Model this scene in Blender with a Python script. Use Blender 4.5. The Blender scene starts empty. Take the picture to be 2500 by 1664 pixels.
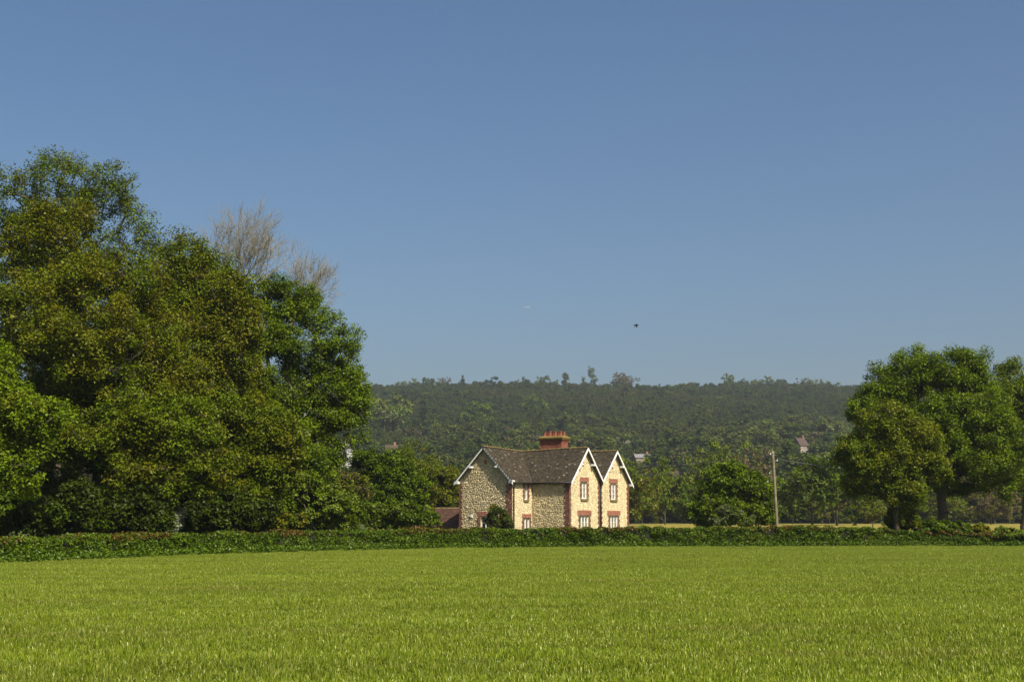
import bpy, math, random
import numpy as np
from mathutils import Vector, Matrix
R = math.radians
sc = bpy.context.scene
COL = sc.collection
random.seed(5)
rng = np.random.default_rng(11)

# ------------------------------------------------------------------ camera
F = 3472.0                      # focal length in photo pixels (2500 wide): a 50 mm lens
HZ = 1271.0                     # horizon row in the photo
PITCH = math.atan((HZ - 832.0) / F)
EYE = 1.6
cam = bpy.data.cameras.new('camera')
cam.lens = 50.0; cam.sensor_width = 36.0; cam.clip_start = 0.1; cam.clip_end = 40000
camo = bpy.data.objects.new('camera', cam); COL.objects.link(camo)
camo.location = (0, 0, EYE); camo.rotation_euler = (R(90) + PITCH, 0, 0)
sc.camera = camo

# ------------------------------------------------------------------ sky, sun, exposure
SUN = Vector((0.532, -0.724, 1.0)).normalized()
SUN_EL = math.asin(SUN.z)
SUN_ROT = math.atan2(SUN.x, SUN.y)
w = bpy.data.worlds.new('World'); sc.world = w; w.use_nodes = True
nt = w.node_tree
bg = nt.nodes['Background']; bg.inputs[1].default_value = 0.080
sky = nt.nodes.new('ShaderNodeTexSky'); sky.sky_type = 'NISHITA'; sky.sun_disc = False
sky.sun_elevation = SUN_EL; sky.sun_rotation = SUN_ROT
sky.altitude = 100; sky.air_density = 1.0; sky.dust_density = 3.5; sky.ozone_density = 3.0
hsv = nt.nodes.new('ShaderNodeHueSaturation'); hsv.inputs['Saturation'].default_value = 1.15
nt.links.new(sky.outputs[0], hsv.inputs['Color']); nt.links.new(hsv.outputs[0], bg.inputs[0])
sl = bpy.data.lights.new('sun', 'SUN'); sl.energy = 5.0; sl.angle = R(0.53); sl.color = (1.0, 0.93, 0.80)
so = bpy.data.objects.new('sun', sl); COL.objects.link(so)
so.rotation_euler = SUN.to_track_quat('Z', 'Y').to_euler()
so.location = (40, -40, 60)
sc.view_settings.view_transform = 'Standard'; sc.view_settings.look = 'None'
sc.view_settings.exposure = 0.42; sc.view_settings.gamma = 1.0
sc.view_settings.use_curve_mapping = False
sc.cycles.use_denoising = True
sc.cycles.max_bounces = 6; sc.cycles.diffuse_bounces = 1; sc.cycles.glossy_bounces = 2
sc.cycles.transmission_bounces = 3; sc.cycles.transparent_max_bounces = 6; sc.cycles.volume_bounces = 0

# ------------------------------------------------------------------ pixel helpers
cp, sp = math.cos(PITCH), math.sin(PITCH)
def ray(px, py):
    x = (px - 1250.0) / F; y = (832.0 - py) / F
    return Vector((x, cp - y * sp, sp + y * cp))
def at(px, py, Y):
    d = ray(px, py); k = Y / d.y
    return Vector((d.x * k, Y, EYE + d.z * k))
def gpoint(px, py):                      # where the pixel meets the flat field
    d = ray(px, py); k = -EYE / d.z
    return Vector((d.x * k, d.y * k, 0))
def P(x): return x * 2500.0 / 2356.0     # coordinates read off the 2356-wide view

def gz(y):                               # ground height beyond the cottage and up the wooded hill
    if y <= 110: return 0.0
    ys = [110, 170, 250, 330, 430, 520, 700, 900, 1100, 1300, 1400, 1700, 2300]
    zs = [0, 0.35, 1.05, 0.7, 1.5, 8, 31, 60, 91, 117, 118, 103, 60]
    return float(np.interp(y, ys, zs))
def gxz(x, y):
    z = gz(y)
    if y > 430:
        k = min(1, (y - 430) / 500.0)
        z += k * (1.2 * math.sin(x * 0.011 + 1.3) + 1.0 * math.sin(x * 0.027 + y * 0.006))
    return z

# ------------------------------------------------------------------ materials
def newmat(name):
    m = bpy.data.materials.new(name); m.use_nodes = True
    return m, m.node_tree.nodes, m.node_tree.links
def pbr(name, col, rough=0.8, var=0.25, scale=6.0, bump=0.0, bscale=40.0, spec=0.3, attr=False, metal=0.0):
    m, n, l = newmat(name); b = n['Principled BSDF']
    b.inputs['Roughness'].default_value = rough
    b.inputs['Specular IOR Level'].default_value = spec
    b.inputs['Metallic'].default_value = metal
    tc = n.new('ShaderNodeTexCoord')
    nz = n.new('ShaderNodeTexNoise'); nz.inputs['Scale'].default_value = scale; nz.inputs['Detail'].default_value = 5
    l.new(tc.outputs['Object'], nz.inputs['Vector'])
    mr = n.new('ShaderNodeMapRange'); mr.inputs[1].default_value = 0.3; mr.inputs[2].default_value = 0.7
    mr.inputs[3].default_value = 1 - var; mr.inputs[4].default_value = 1 + var
    l.new(nz.outputs[0], mr.inputs[0])
    mx = n.new('ShaderNodeMix'); mx.data_type = 'RGBA'; mx.blend_type = 'MULTIPLY'; mx.inputs[0].default_value = 1
    if attr:
        a = n.new('ShaderNodeAttribute'); a.attribute_name = 'col'; l.new(a.outputs['Color'], mx.inputs[6])
    else:
        mx.inputs[6].default_value = (*col, 1)
    l.new(mr.outputs[0], mx.inputs[7])
    l.new(mx.outputs[2], b.inputs['Base Color'])
    if bump:
        n2 = n.new('ShaderNodeTexNoise'); n2.inputs['Scale'].default_value = bscale; n2.inputs['Detail'].default_value = 6
        l.new(tc.outputs['Object'], n2.inputs['Vector'])
        bp = n.new('ShaderNodeBump'); bp.inputs['Strength'].default_value = bump; bp.inputs['Distance'].default_value = 0.02
        l.new(n2.outputs[0], bp.inputs['Height']); l.new(bp.outputs[0], b.inputs['Normal'])
    return m
def leafmat(name, trans=0.3, gloss=0.05, tint=(1.15, 1.2, 0.7)):
    m, n, l = newmat(name); n.remove(n['Principled BSDF'])
    out = n['Material Output']
    a = n.new('ShaderNodeAttribute'); a.attribute_name = 'col'
    d = n.new('ShaderNodeBsdfDiffuse'); l.new(a.outputs['Color'], d.inputs[0])
    t = n.new('ShaderNodeBsdfTranslucent')
    mx = n.new('ShaderNodeMix'); mx.data_type = 'RGBA'; mx.blend_type = 'MULTIPLY'; mx.inputs[0].default_value = 1
    l.new(a.outputs['Color'], mx.inputs[6]); mx.inputs[7].default_value = (*tint, 1); l.new(mx.outputs[2], t.inputs[0])
    s1 = n.new('ShaderNodeMixShader'); s1.inputs[0].default_value = trans
    l.new(d.outputs[0], s1.inputs[1]); l.new(t.outputs[0], s1.inputs[2])
    g = n.new('ShaderNodeBsdfGlossy'); g.inputs['Roughness'].default_value = 0.45; g.inputs[0].default_value = (0.9, 0.95, 0.75, 1)
    s2 = n.new('ShaderNodeMixShader'); s2.inputs[0].default_value = gloss
    l.new(s1.outputs[0], s2.inputs[1]); l.new(g.outputs[0], s2.inputs[2])
    l.new(s2.outputs[0], out.inputs[0])
    return m
M = {}
M['leaf'] = leafmat('leaf', 0.27, 0.010)
M['hedge_leaf'] = leafmat('hedge_leaf', 0.25, 0.015)
M['bark'] = pbr('bark', (0.075, 0.06, 0.038), 0.9, 0.4, 8, 0.6, 30)
M['greybark'] = pbr('grey_bark', (0.25, 0.225, 0.15), 0.9, 0.3, 8)
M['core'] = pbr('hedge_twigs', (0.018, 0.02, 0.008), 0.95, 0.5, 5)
M['stone'] = pbr('ragstone', None, 0.9, 0.16, 9, 0.7, 26, 0.2, attr=True)
M['mortar'] = pbr('lime_mortar', (0.46, 0.38, 0.22), 0.95, 0.2, 14, 0.5, 60, 0.2)
M['brick'] = pbr('red_brick', None, 0.9, 0.2, 12, 0.4, 60, 0.2, attr=True)
M['bmortar'] = pbr('brick_mortar', (0.34, 0.245, 0.155), 0.95, 0.2, 20)
M['white'] = pbr('white_paint', (0.80, 0.79, 0.74), 0.5, 0.08, 3, 0, 40, 0.4)
M['black'] = pbr('black_iron', (0.02, 0.017, 0.015), 0.5, 0.2, 6, 0, 40, 0.4)
M['sill'] = pbr('mossy_stone_sill', (0.19, 0.155, 0.05), 0.95, 0.35, 12, 0.5, 40)
M['soffit'] = pbr('soffit_board', (0.10, 0.09, 0.07), 0.9, 0.3, 4)
M['dark'] = pbr('room_shade', (0.03, 0.028, 0.025), 0.95, 0.2, 2)
M['curtain'] = pbr('pale_curtain', (0.42, 0.42, 0.38), 0.95, 0.15, 6)
M['clay'] = pbr('terracotta', (0.23, 0.078, 0.045), 0.85, 0.25, 8, 0.2, 40)
M['moss'] = pbr('mossy_cap', (0.17, 0.115, 0.03), 0.95, 0.5, 5, 0.8, 25)
M['ridge'] = pbr('lichen_ridge', (0.15, 0.105, 0.04), 0.95, 0.5, 5, 0.6, 30)
M['wood'] = pbr('weathered_wood', (0.215, 0.18, 0.115), 0.9, 0.35, 5, 0.5, 20)
M['wire'] = pbr('cable', (0.22, 0.22, 0.2), 0.5, 0.1, 3)
M['steel'] = pbr('aerial_metal', (0.35, 0.35, 0.33), 0.4, 0.1, 3, metal=0.6)
M['brickwall'] = pbr('brick_render', (0.28, 0.13, 0.08), 0.9, 0.25, 6, 0.4, 30)
M['bird'] = pbr('black_feather', (0.012, 0.012, 0.014), 0.6, 0.1, 10)
M['plane'] = pbr('aircraft_white', (0.5, 0.5, 0.52), 0.35, 0.03, 0.2)
M['farwhite'] = pbr('white_render', (0.55, 0.53, 0.49), 0.8, 0.1, 0.6)
M['farstone'] = pbr('pale_stone_wall', (0.27, 0.225, 0.17), 0.9, 0.2, 0.8, 0.4, 4)
M['farroof'] = pbr('brown_tile_roof', (0.075, 0.05, 0.036), 0.9, 0.3, 1.2, 0.4, 8)
M['greyroof'] = pbr('grey_slate_roof', (0.20, 0.19, 0.18), 0.9, 0.2, 1.2, 0.3, 8)

def glassmat():
    m, n, l = newmat('window_glass'); n.remove(n['Principled BSDF'])
    g = n.new('ShaderNodeBsdfGlossy'); g.inputs['Roughness'].default_value = 0.03
    t = n.new('ShaderNodeBsdfTransparent'); t.inputs[0].default_value = (0.75, 0.8, 0.78, 1)
    f = n.new('ShaderNodeFresnel'); f.inputs[0].default_value = 1.5
    s = n.new('ShaderNodeMixShader'); l.new(f.outputs[0], s.inputs[0]); l.new(t.outputs[0], s.inputs[1]); l.new(g.outputs[0], s.inputs[2])
    l.new(s.outputs[0], n['Material Output'].inputs[0]); return m
M['glass'] = glassmat()

def tilemat():
    m = pbr('clay_roof_tile', None, 0.92, 0.3, 2.5, 0.5, 40, 0.2, attr=True)
    n, l = m.node_tree.nodes, m.node_tree.links; b = n['Principled BSDF']
    src = b.inputs['Base Color'].links[0].from_socket
    tc = n.new('ShaderNodeTexCoord')
    v = n.new('ShaderNodeTexNoise'); v.inputs['Scale'].default_value = 4.2; v.inputs['Detail'].default_value = 3
    l.new(tc.outputs['Object'], v.inputs['Vector'])
    v2 = n.new('ShaderNodeTexNoise'); v2.inputs['Scale'].default_value = 0.55; l.new(tc.outputs['Object'], v2.inputs['Vector'])
    ad = n.new('ShaderNodeMath'); ad.operation = 'MULTIPLY_ADD'; ad.inputs[1].default_value = 0.35
    l.new(v2.outputs[0], ad.inputs[0]); l.new(v.outputs[0], ad.inputs[2])
    mr = n.new('ShaderNodeMapRange'); mr.inputs[1].default_value = 0.96; mr.inputs[2].default_value = 1.0
    l.new(ad.outputs[0], mr.inputs[0])
    mx = n.new('ShaderNodeMix'); mx.data_type = 'RGBA'; l.new(mr.outputs[0], mx.inputs[0]); l.new(src, mx.inputs[6])
    mx.inputs[7].default_value = (0.32, 0.29, 0.20, 1)          # pale lichen spots
    l.new(mx.outputs[2], b.inputs['Base Color']); return m
M['tile'] = tilemat()

def groundmat(name, c1, c2, scale, bump=0.5, c3=None):
    m, n, l = newmat(name); b = n['Principled BSDF']; b.inputs['Roughness'].default_value = 0.95; b.inputs['Specular IOR Level'].default_value = 0.1
    g = n.new('ShaderNodeNewGeometry')
    nz = n.new('ShaderNodeTexNoise'); nz.inputs['Scale'].default_value = scale; nz.inputs['Detail'].default_value = 8
    l.new(g.outputs['Position'], nz.inputs['Vector'])
    r = n.new('ShaderNodeValToRGB'); r.color_ramp.elements[0].color = (*c1, 1); r.color_ramp.elements[1].color = (*c2, 1)
    r.color_ramp.elements[0].position = 0.35; r.color_ramp.elements[1].position = 0.65
    l.new(nz.outputs[0], r.inputs[0]); l.new(r.outputs[0], b.inputs['Base Color'])
    n2 = n.new('ShaderNodeTexNoise'); n2.inputs['Scale'].default_value = scale * 20; l.new(g.outputs['Position'], n2.inputs['Vector'])
    bp = n.new('ShaderNodeBump'); bp.inputs['Strength'].default_value = bump; bp.inputs['Distance'].default_value = 0.1
    l.new(n2.outputs[0], bp.inputs['Height']); l.new(bp.outputs[0], b.inputs['Normal'])
    return m
M['soil'] = groundmat('grassy_soil', (0.045, 0.06, 0.012), (0.075, 0.09, 0.02), 0.8)
M['yellow'] = groundmat('ripening_crop', (0.19, 0.165, 0.028), (0.27, 0.215, 0.045), 0.5)
M['hill'] = groundmat('woodland_floor', (0.03, 0.045, 0.012), (0.05, 0.06, 0.018), 0.05)
M['meadow'] = groundmat('bright_meadow', (0.07, 0.115, 0.02), (0.09, 0.14, 0.025), 0.03)

def grassmat():
    m, n, l = newmat('grass_blade'); n.remove(n['Principled BSDF']); out = n['Material Output']
    a = n.new('ShaderNodeAttribute'); a.attribute_name = 'col'
    g = n.new('ShaderNodeNewGeometry')
    mp = n.new('ShaderNodeMapping'); mp.inputs['Scale'].default_value = (0.10, 0.55, 0.0)
    l.new(g.outputs['Position'], mp.inputs['Vector'])
    nz = n.new('ShaderNodeTexNoise'); nz.inputs['Scale'].default_value = 1.0; nz.inputs['Detail'].default_value = 4
    l.new(mp.outputs[0], nz.inputs['Vector'])
    mr = n.new('ShaderNodeMapRange'); mr.inputs[1].default_value = 0.3; mr.inputs[2].default_value = 0.7; mr.inputs[3].default_value = 0.82; mr.inputs[4].default_value = 1.18
    l.new(nz.outputs[0], mr.inputs[0])
    mx = n.new('ShaderNodeMix'); mx.data_type = 'RGBA'; mx.blend_type = 'MULTIPLY'; mx.inputs[0].default_value = 1
    l.new(a.outputs['Color'], mx.inputs[6]); l.new(mr.outputs[0], mx.inputs[7])
    # worn, straw-coloured streaks across the field
    mp2 = n.new('ShaderNodeMapping'); mp2.inputs['Scale'].default_value = (0.09, 0.9, 0.0); mp2.inputs['Location'].default_value = (3.1, 1.7, 0)
    l.new(g.outputs['Position'], mp2.inputs['Vector'])
    n3 = n.new('ShaderNodeTexNoise'); n3.inputs['Scale'].default_value = 1.0; n3.inputs['Detail'].default_value = 5; l.new(mp2.outputs[0], n3.inputs['Vector'])
    m3 = n.new('ShaderNodeMapRange'); m3.inputs[1].default_value = 0.56; m3.inputs[2].default_value = 0.76; m3.inputs[4].default_value = 0.65
    l.new(n3.outputs[0], m3.inputs[0])
    m4 = n.new('ShaderNodeMix'); m4.data_type = 'RGBA'; l.new(m3.outputs[0], m4.inputs[0]); l.new(mx.outputs[2], m4.inputs[6]); m4.inputs[7].default_value = (0.24, 0.19, 0.05, 1)
    d = n.new('ShaderNodeBsdfDiffuse'); t = n.new('ShaderNodeBsdfTranslucent'); l.new(m4.outputs[2], d.inputs[0]); l.new(m4.outputs[2], t.inputs[0])
    s1 = n.new('ShaderNodeMixShader'); s1.inputs[0].default_value = 0.35; l.new(d.outputs[0], s1.inputs[1]); l.new(t.outputs[0], s1.inputs[2])
    gl = n.new('ShaderNodeBsdfGlossy'); gl.inputs['Roughness'].default_value = 0.4; gl.inputs[0].default_value = (0.9, 0.95, 0.6, 1)
    s2 = n.new('ShaderNodeMixShader'); s2.inputs[0].default_value = 0.03; l.new(s1.outputs[0], s2.inputs[1]); l.new(gl.outputs[0], s2.inputs[2])
    l.new(s2.outputs[0], out.inputs[0]); return m
M['grass'] = grassmat()

# ------------------------------------------------------------------ object helpers
def link(o, parent=None):
    COL.objects.link(o)
    if parent is not None: o.parent = parent
    return o
def tag(o, label=None, cat=None, group=None, kind=None):
    if label: o['label'] = label
    if cat: o['category'] = cat
    if group: o['group'] = group
    if kind: o['kind'] = kind
    return o
def empty(name, loc=(0, 0, 0), rz=0.0):
    o = bpy.data.objects.new(name, None); o.empty_display_size = 0.3
    COL.objects.link(o); o.location = loc; o.rotation_euler = (0, 0, rz); return o
def raw_mesh(name, co, faces_idx, face_n, mat=None, cols=None, smooth=False):
    """fast mesh from numpy: faces_idx flat, all faces with face_n corners"""
    me = bpy.data.meshes.new(name)
    nv = len(co); nl = len(faces_idx); nf = nl // face_n
    me.vertices.add(nv); me.vertices.foreach_set('co', np.asarray(co, np.float32).ravel())
    me.loops.add(nl); me.loops.foreach_set('vertex_index', np.asarray(faces_idx, np.int32).ravel())
    me.polygons.add(nf); me.polygons.foreach_set('loop_start', np.arange(0, nl, face_n, dtype=np.int32))
    if smooth: me.polygons.foreach_set('use_smooth', np.ones(nf, bool))
    me.update(calc_edges=True)
    if cols is not None:
        a = me.attributes.new('col', 'FLOAT_COLOR', 'POINT')
        c = np.ones((nv, 4), np.float32); c[:, :3] = cols; a.data.foreach_set('color', c.ravel())
    if mat: me.materials.append(mat)
    return me
class MB:
    def __init__(s): s.v = []; s.f = []; s.c = []
    def add(s, vs, fs, col=None):
        b = len(s.v); s.v += [tuple(q) for q in vs]; s.f += [tuple(b + i for i in f) for f in fs]
        s.c += [col or (1, 1, 1)] * len(vs); return s
    BF = [(0, 3, 2, 1), (4, 5, 6, 7), (0, 1, 5, 4), (1, 2, 6, 5), (2, 3, 7, 6), (3, 0, 4, 7)]
    def box(s, x0, x1, y0, y1, z0, z1, col=None):
        return s.add([(x0, y0, z0), (x1, y0, z0), (x1, y1, z0), (x0, y1, z0), (x0, y0, z1), (x1, y0, z1), (x1, y1, z1), (x0, y1, z1)], s.BF, col)
    def hexa(s, lo, hi, col=None): return s.add(list(lo) + list(hi), s.BF, col)
    def prism(s, poly, off, col=None):          # polygon extruded by vector off
        n = len(poly); p2 = [tuple(Vector(q) + Vector(off)) for q in poly]
        fs = [tuple(range(n))[::-1], tuple(range(n, 2 * n))] + [(i, (i + 1) % n, n + (i + 1) % n, n + i) for i in range(n)]
        return s.add(list(poly) + p2, fs, col)
    def tube(s, pts, rad, n=6, col=None, cap=True):
        rings = []
        pts = [Vector(p) for p in pts]
        if not hasattr(rad, '__len__'): rad = [rad] * len(pts)
        for i, p in enumerate(pts):
            t = (pts[min(i + 1, len(pts) - 1)] - pts[max(i - 1, 0)]).normalized()
            a = t.orthogonal().normalized(); b = t.cross(a)
            if i > 0:
                pa = prev - t * prev.dot(t)
                if pa.length > 1e-4: a = pa.normalized(); b = t.cross(a)
            prev = a
            rings.append([p + (a * math.cos(2 * math.pi * k / n) + b * math.sin(2 * math.pi * k / n)) * rad[i] for k in range(n)])
        vs = [q for r in rings for q in r]; fs = []
        for i in range(len(pts) - 1):
            for k in range(n):
                fs.append((i * n + k, i * n + (k + 1) % n, (i + 1) * n + (k + 1) % n, (i + 1) * n + k))
        if cap: fs += [tuple(range(n))[::-1], tuple(range((len(pts) - 1) * n, len(pts) * n))]
        return s.add(vs, fs, col)
    def mesh(s, name, mat, smooth=False):
        me = bpy.data.meshes.new(name); me.from_pydata(s.v, [], s.f); me.update()
        a = me.attributes.new('col', 'FLOAT_COLOR', 'POINT')
        c = np.ones((len(s.v), 4), np.float32); c[:, :3] = s.c; a.data.foreach_set('color', c.ravel())
        me.materials.append(mat)
        if smooth: me.polygons.foreach_set('use_smooth', np.ones(len(me.polygons), bool))
        return me
    def build(s, name, mat, parent=None, smooth=False, kind=None):
        o = link(bpy.data.objects.new(name, s.mesh(name, mat, smooth)), parent)
        if kind: o['kind'] = kind
        return o

# ------------------------------------------------------------------ the land
def grid_sheet(name, xs, ys, zf, mat):
    X, Y = np.meshgrid(xs, ys); Z = np.array([[zf(x, y) for x in xs] for y in ys])
    co = np.stack([X.ravel(), Y.ravel(), Z.ravel()], 1); nx, ny = len(xs), len(ys)
    i = np.arange(nx * ny).reshape(ny, nx)
    f = np.stack([i[:-1, :-1], i[:-1, 1:], i[1:, 1:], i[1:, :-1]], -1).ravel()
    return link(bpy.data.objects.new(name, raw_mesh(name, co, f, 4, mat, smooth=True)))
g = grid_sheet('ground', np.linspace(-1400, 1400, 15), np.array([-400, -100, 0, 60, 110, 140, 170, 210, 250, 330, 430, 470.]), lambda x, y: gz(y), M['soil'])
tag(g, kind='structure')
g = grid_sheet('hill', np.linspace(-1400, 1400, 113), np.concatenate([np.arange(455, 1420, 25), np.arange(1420, 2301, 110)]), lambda x, y: gxz(x, y) - 0.3 * (y < 480), M['hill'])
tag(g, kind='structure')
g = grid_sheet('crop_field', np.linspace(13, 260, 40), np.array([101, 110, 125, 140, 155, 170, 190, 210, 230, 252.]), lambda x, y: gz(y) + 0.06, M['yellow'])
tag(g, kind='structure')

# ------------------------------------------------------------------ foliage machinery
def unit(n, r): 
    v = r.normal(size=(n, 3)); return v / np.linalg.norm(v, axis=1, keepdims=True)
def leaf_tris(c, length, width, r, up=0.35, out=None):
    """one triangle per leaf"""
    n = len(c)
    nrm = unit(n, r); nrm[:, 2] = np.abs(nrm[:, 2]) + up
    if out is not None: nrm += out * 0.5
    nrm /= np.linalg.norm(nrm, axis=1, keepdims=True)
    t = np.cross(nrm, unit(n, r)); t /= np.linalg.norm(t, axis=1, keepdims=True) + 1e-9
    s = np.cross(nrm, t)
    L = (length * (0.65 + 0.7 * r.random(n)))[:, None]; W = (width * (0.65 + 0.7 * r.random(n)))[:, None]
    v = np.empty((n, 3, 3)); v[:, 0] = c + t * L * 0.6; v[:, 1] = c - t * L * 0.4 + s * W * 0.5; v[:, 2] = c - t * L * 0.4 - s * W * 0.5
    return v.reshape(-1, 3)
def leaf_mesh(name, c, length, width, cols, r, mat, up=0.35, out=None):
    v = leaf_tris(c, length, width, r, up, out)
    return raw_mesh(name, v, np.arange(len(v)), 3, mat, np.repeat(cols, 3, axis=0))
def tubes_mesh(name, segs, mat, n=5):
    """segs: list of (p0, p1, r0, r1)"""
    p0 = np.array([s[0] for s in segs]); p1 = np.array([s[1] for s in segs])
    r0 = np.array([s[2] for s in segs]); r1 = np.array([s[3] for s in segs])
    t = p1 - p0; t /= np.linalg.norm(t, axis=1, keepdims=True) + 1e-9
    h = np.where(np.abs(t[:, 2:3]) > 0.9, np.array([[1., 0, 0]]), np.array([[0, 0, 1.]]))
    a = np.cross(t, h); a /= np.linalg.norm(a, axis=1, keepdims=True) + 1e-9; b = np.cross(t, a)
    m = len(segs); co = np.empty((m, 2 * n, 3))
    for k in range(n):
        d = a * math.cos(2 * math.pi * k / n) + b * math.sin(2 * math.pi * k / n)
        co[:, k] = p0 + d * r0[:, None]; co[:, n + k] = p1 + d * r1[:, None]
    base = (np.arange(m) * 2 * n)[:, None, None]
    f = np.array([[k, (k + 1) % n, n + (k + 1) % n, n + k] for k in range(n)])[None] + base
    return raw_mesh(name, co.reshape(-1, 3), f.ravel(), 4, mat, smooth=True)

def skeleton(clumps, base, fork, trunk_r, r, lean=None, tip=0.018, expo=2.3):
    """greedy branching: every clump joins the nearest limb; radii follow the pipe model"""
    base = np.array(base, float); fork = np.array(fork, float)
    nodes = [base]; par = [-1]; plen = [0.0]
    nseg = 5
    for i in range(1, nseg + 1):
        k = i / nseg; q = base + (fork - base) * k + (r.normal(size=3) * np.array([.06, .06, 0]) * (1 if i < nseg else .3)) * np.linalg.norm(fork - base) * .25
        nodes.append(q); par.append(len(nodes) - 2); plen.append(plen[-1] + np.linalg.norm(q - nodes[-2]))
    order = np.argsort(np.linalg.norm(clumps - fork, axis=1))
    allowed = nseg - 1
    for ci in order:
        p = clumps[ci]; N = np.array(nodes)
        d = np.linalg.norm(N - p, axis=1); cost = d + 0.30 * np.array(plen)
        cost += np.maximum(0, N[:, 2] - p[2]) * 0.6
        cost[:allowed] += 1e3
        j = int(np.argmin(cost)); q0 = nodes[j]; L = d[j]
        ns = max(1, min(4, int(L / 1.1)))
        last = j
        for s in range(1, ns + 1):
            k = s / ns; q = q0 + (p - q0) * k
            if s < ns: q = q + r.normal(size=3) * 0.07 * L + np.array([0, 0, 0.10 * L * math.sin(math.pi * k)])
            nodes.append(q); par.append(last); plen.append(plen[last] + np.linalg.norm(q - nodes[last])); last = len(nodes) - 1
    n = len(nodes); acc = np.zeros(n); has = np.zeros(n, bool)
    for i in range(n): 
        if par[i] >= 0: has[par[i]] = True
    acc[~has] = tip ** expo
    for i in range(n - 1, 0, -1): acc[par[i]] += acc[i]
    rad = acc ** (1 / expo)
    f = trunk_r / rad[0]; rad = np.where(rad * f > tip, tip + (rad - tip) * (trunk_r - tip) / max(1e-6, rad[0] - tip), tip)
    segs = [(nodes[par[i]], nodes[i], rad[par[i]] if par[i] > 0 or i == 1 else rad[i] * 1.1, rad[i]) for i in range(1, n)]
    # root flare
    segs.append((base - np.array([0, 0, 0.3]), base + (nodes[1] - base) * 0.35, trunk_r * 1.3, trunk_r * 1.02))
    return segs

def sample_clumps(lobes, n, r, shell=0.55, mind=0.0, zmin=None):
    lobes = np.array(lobes, float)
    wt = (lobes[:, 3] * lobes[:, 4] * lobes[:, 5]) ** 0.72; wt /= wt.sum()
    pts = []; tries = 0
    while len(pts) < n and tries < n * 14:
        tries += 1
        L = lobes[r.choice(len(lobes), p=wt)]
        d = unit(1, r)[0]; k = shell + (1 - shell) * r.random() ** 0.6
        p = L[:3] + d * L[3:] * k
        if zmin is not None and p[2] < zmin: continue
        if mind and pts and np.min(np.linalg.norm(np.array(pts) - p, axis=1)) < mind: continue
        pts.append(p)
    return np.array(pts)

def foliage(clumps, per, cr, r, cols, flat=0.7, mix=None):
    """leaf centres and colours round every clump; cols: list of (rgb, weight)"""
    n = len(clumps)
    rad = cr * (0.5 + 0.85 * r.random(n))
    cnt = np.maximum(4, (per * (rad / cr) ** 2 * (0.75 + 0.5 * r.random(n))).astype(int))
    idx = np.repeat(np.arange(n), cnt)
    d = unit(len(idx), r) * (r.random(len(idx)) ** 0.45)[:, None]
    # sub-lumps give each clump an uneven outline
    sub = unit(n * 5, r).reshape(n, 5, 3)
    pick = sub[idx, r.integers(0, 5, len(idx))]
    off = d * 0.62 + pick * 0.52
    off[:, 2] *= flat
    c = clumps[idx] + off * rad[idx][:, None]
    rgb = np.array([q[0] for q in cols]); wts = np.array([q[1] for q in cols], float); wts /= wts.sum()
    which = r.choice(len(cols), size=n, p=wts)
    base = rgb[which][idx]
    other = rgb[r.choice(len(cols), size=len(idx), p=wts)]
    col = base * 0.7 + other * 0.3
    col = col * (0.72 + 0.56 * r.random(len(idx)))[:, None]
    return c, col, off

def twigs(clumps, cr, r, k=4, rad=0.012):
    out = []
    for c in clumps:
        for _ in range(k):
            d = unit(1, r)[0]; d[2] = abs(d[2]) * .7
            out.append((c, c + d * cr * (0.5 + 0.6 * r.random()), rad * 1.6, rad * .5))
    return out

# colours of the young leaves (linear)
OLIVE = (0.116, 0.142, 0.004); BROWN = (0.134, 0.124, 0.005); GREEN = (0.096, 0.146, 0.003); BRIGHT = (0.140, 0.205, 0.004)
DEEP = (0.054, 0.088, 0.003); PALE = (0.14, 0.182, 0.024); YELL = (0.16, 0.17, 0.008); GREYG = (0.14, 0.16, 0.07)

def make_tree(name, label, cat, lobes_px, D, base_px, cols, nclump, per, cr, seed, trunk_r=0.3, leaf=(0.13, 0.098), fork_h=3.0,
              depth=0.8, group=None, mat='leaf', bark='bark', base_z=None, shell=0.38, mind=0.0, twig_k=3, extra=None, flat=0.86):
    """lobes_px: (px, py, rx_px, ry_px[, dY]) as seen in the photo at the tree's distance D"""
    nclump = int(nclump * 1.6); per = per * .66; cr = cr * .82
    r = np.random.default_rng(seed)
    bx = at(base_px, HZ, D).x; bz = gz(D) if base_z is None else base_z
    root = empty(name, (bx, D, bz)); tag(root, label, cat, group)
    lobes = []
    for q in lobes_px:
        dY = q[4] if len(q) > 4 else 0.0
        c = at(q[0], q[1], D + dY); k = (D + dY) / F
        rx, rz = q[2] * k, q[3] * k
        lobes.append((c.x - bx, dY, c.z - bz, rx, max(1.0, rx * depth), rz))
    cl = sample_clumps(lobes, nclump, r, shell, mind, zmin=0.25)
    if extra is not None: cl = np.vstack([cl, extra])
    top = max(q[2] + q[5] for q in lobes)
    lc = np.average(np.array(lobes)[:, :3], axis=0, weights=np.array(lobes)[:, 3])
    fork = (lc[0] * 0.35, lc[1] * 0.35, min(fork_h, top * 0.5))
    segs = skeleton(cl, (0, 0, 0), fork, trunk_r * .72, r) + twigs(cl, cr, r, twig_k)
    link(bpy.data.objects.new('trunk', tubes_mesh('trunk', segs, M[bark])), root)
    c, col, out = foliage(cl, per * 2.45, cr, r, cols, flat)
    keep = c[:, 2] > 0.02
    link(bpy.data.objects.new('crown', leaf_mesh('crown', c[keep], leaf[0], leaf[1], col[keep], r, M[mat], out=out[keep])), root)
    return root


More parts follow.
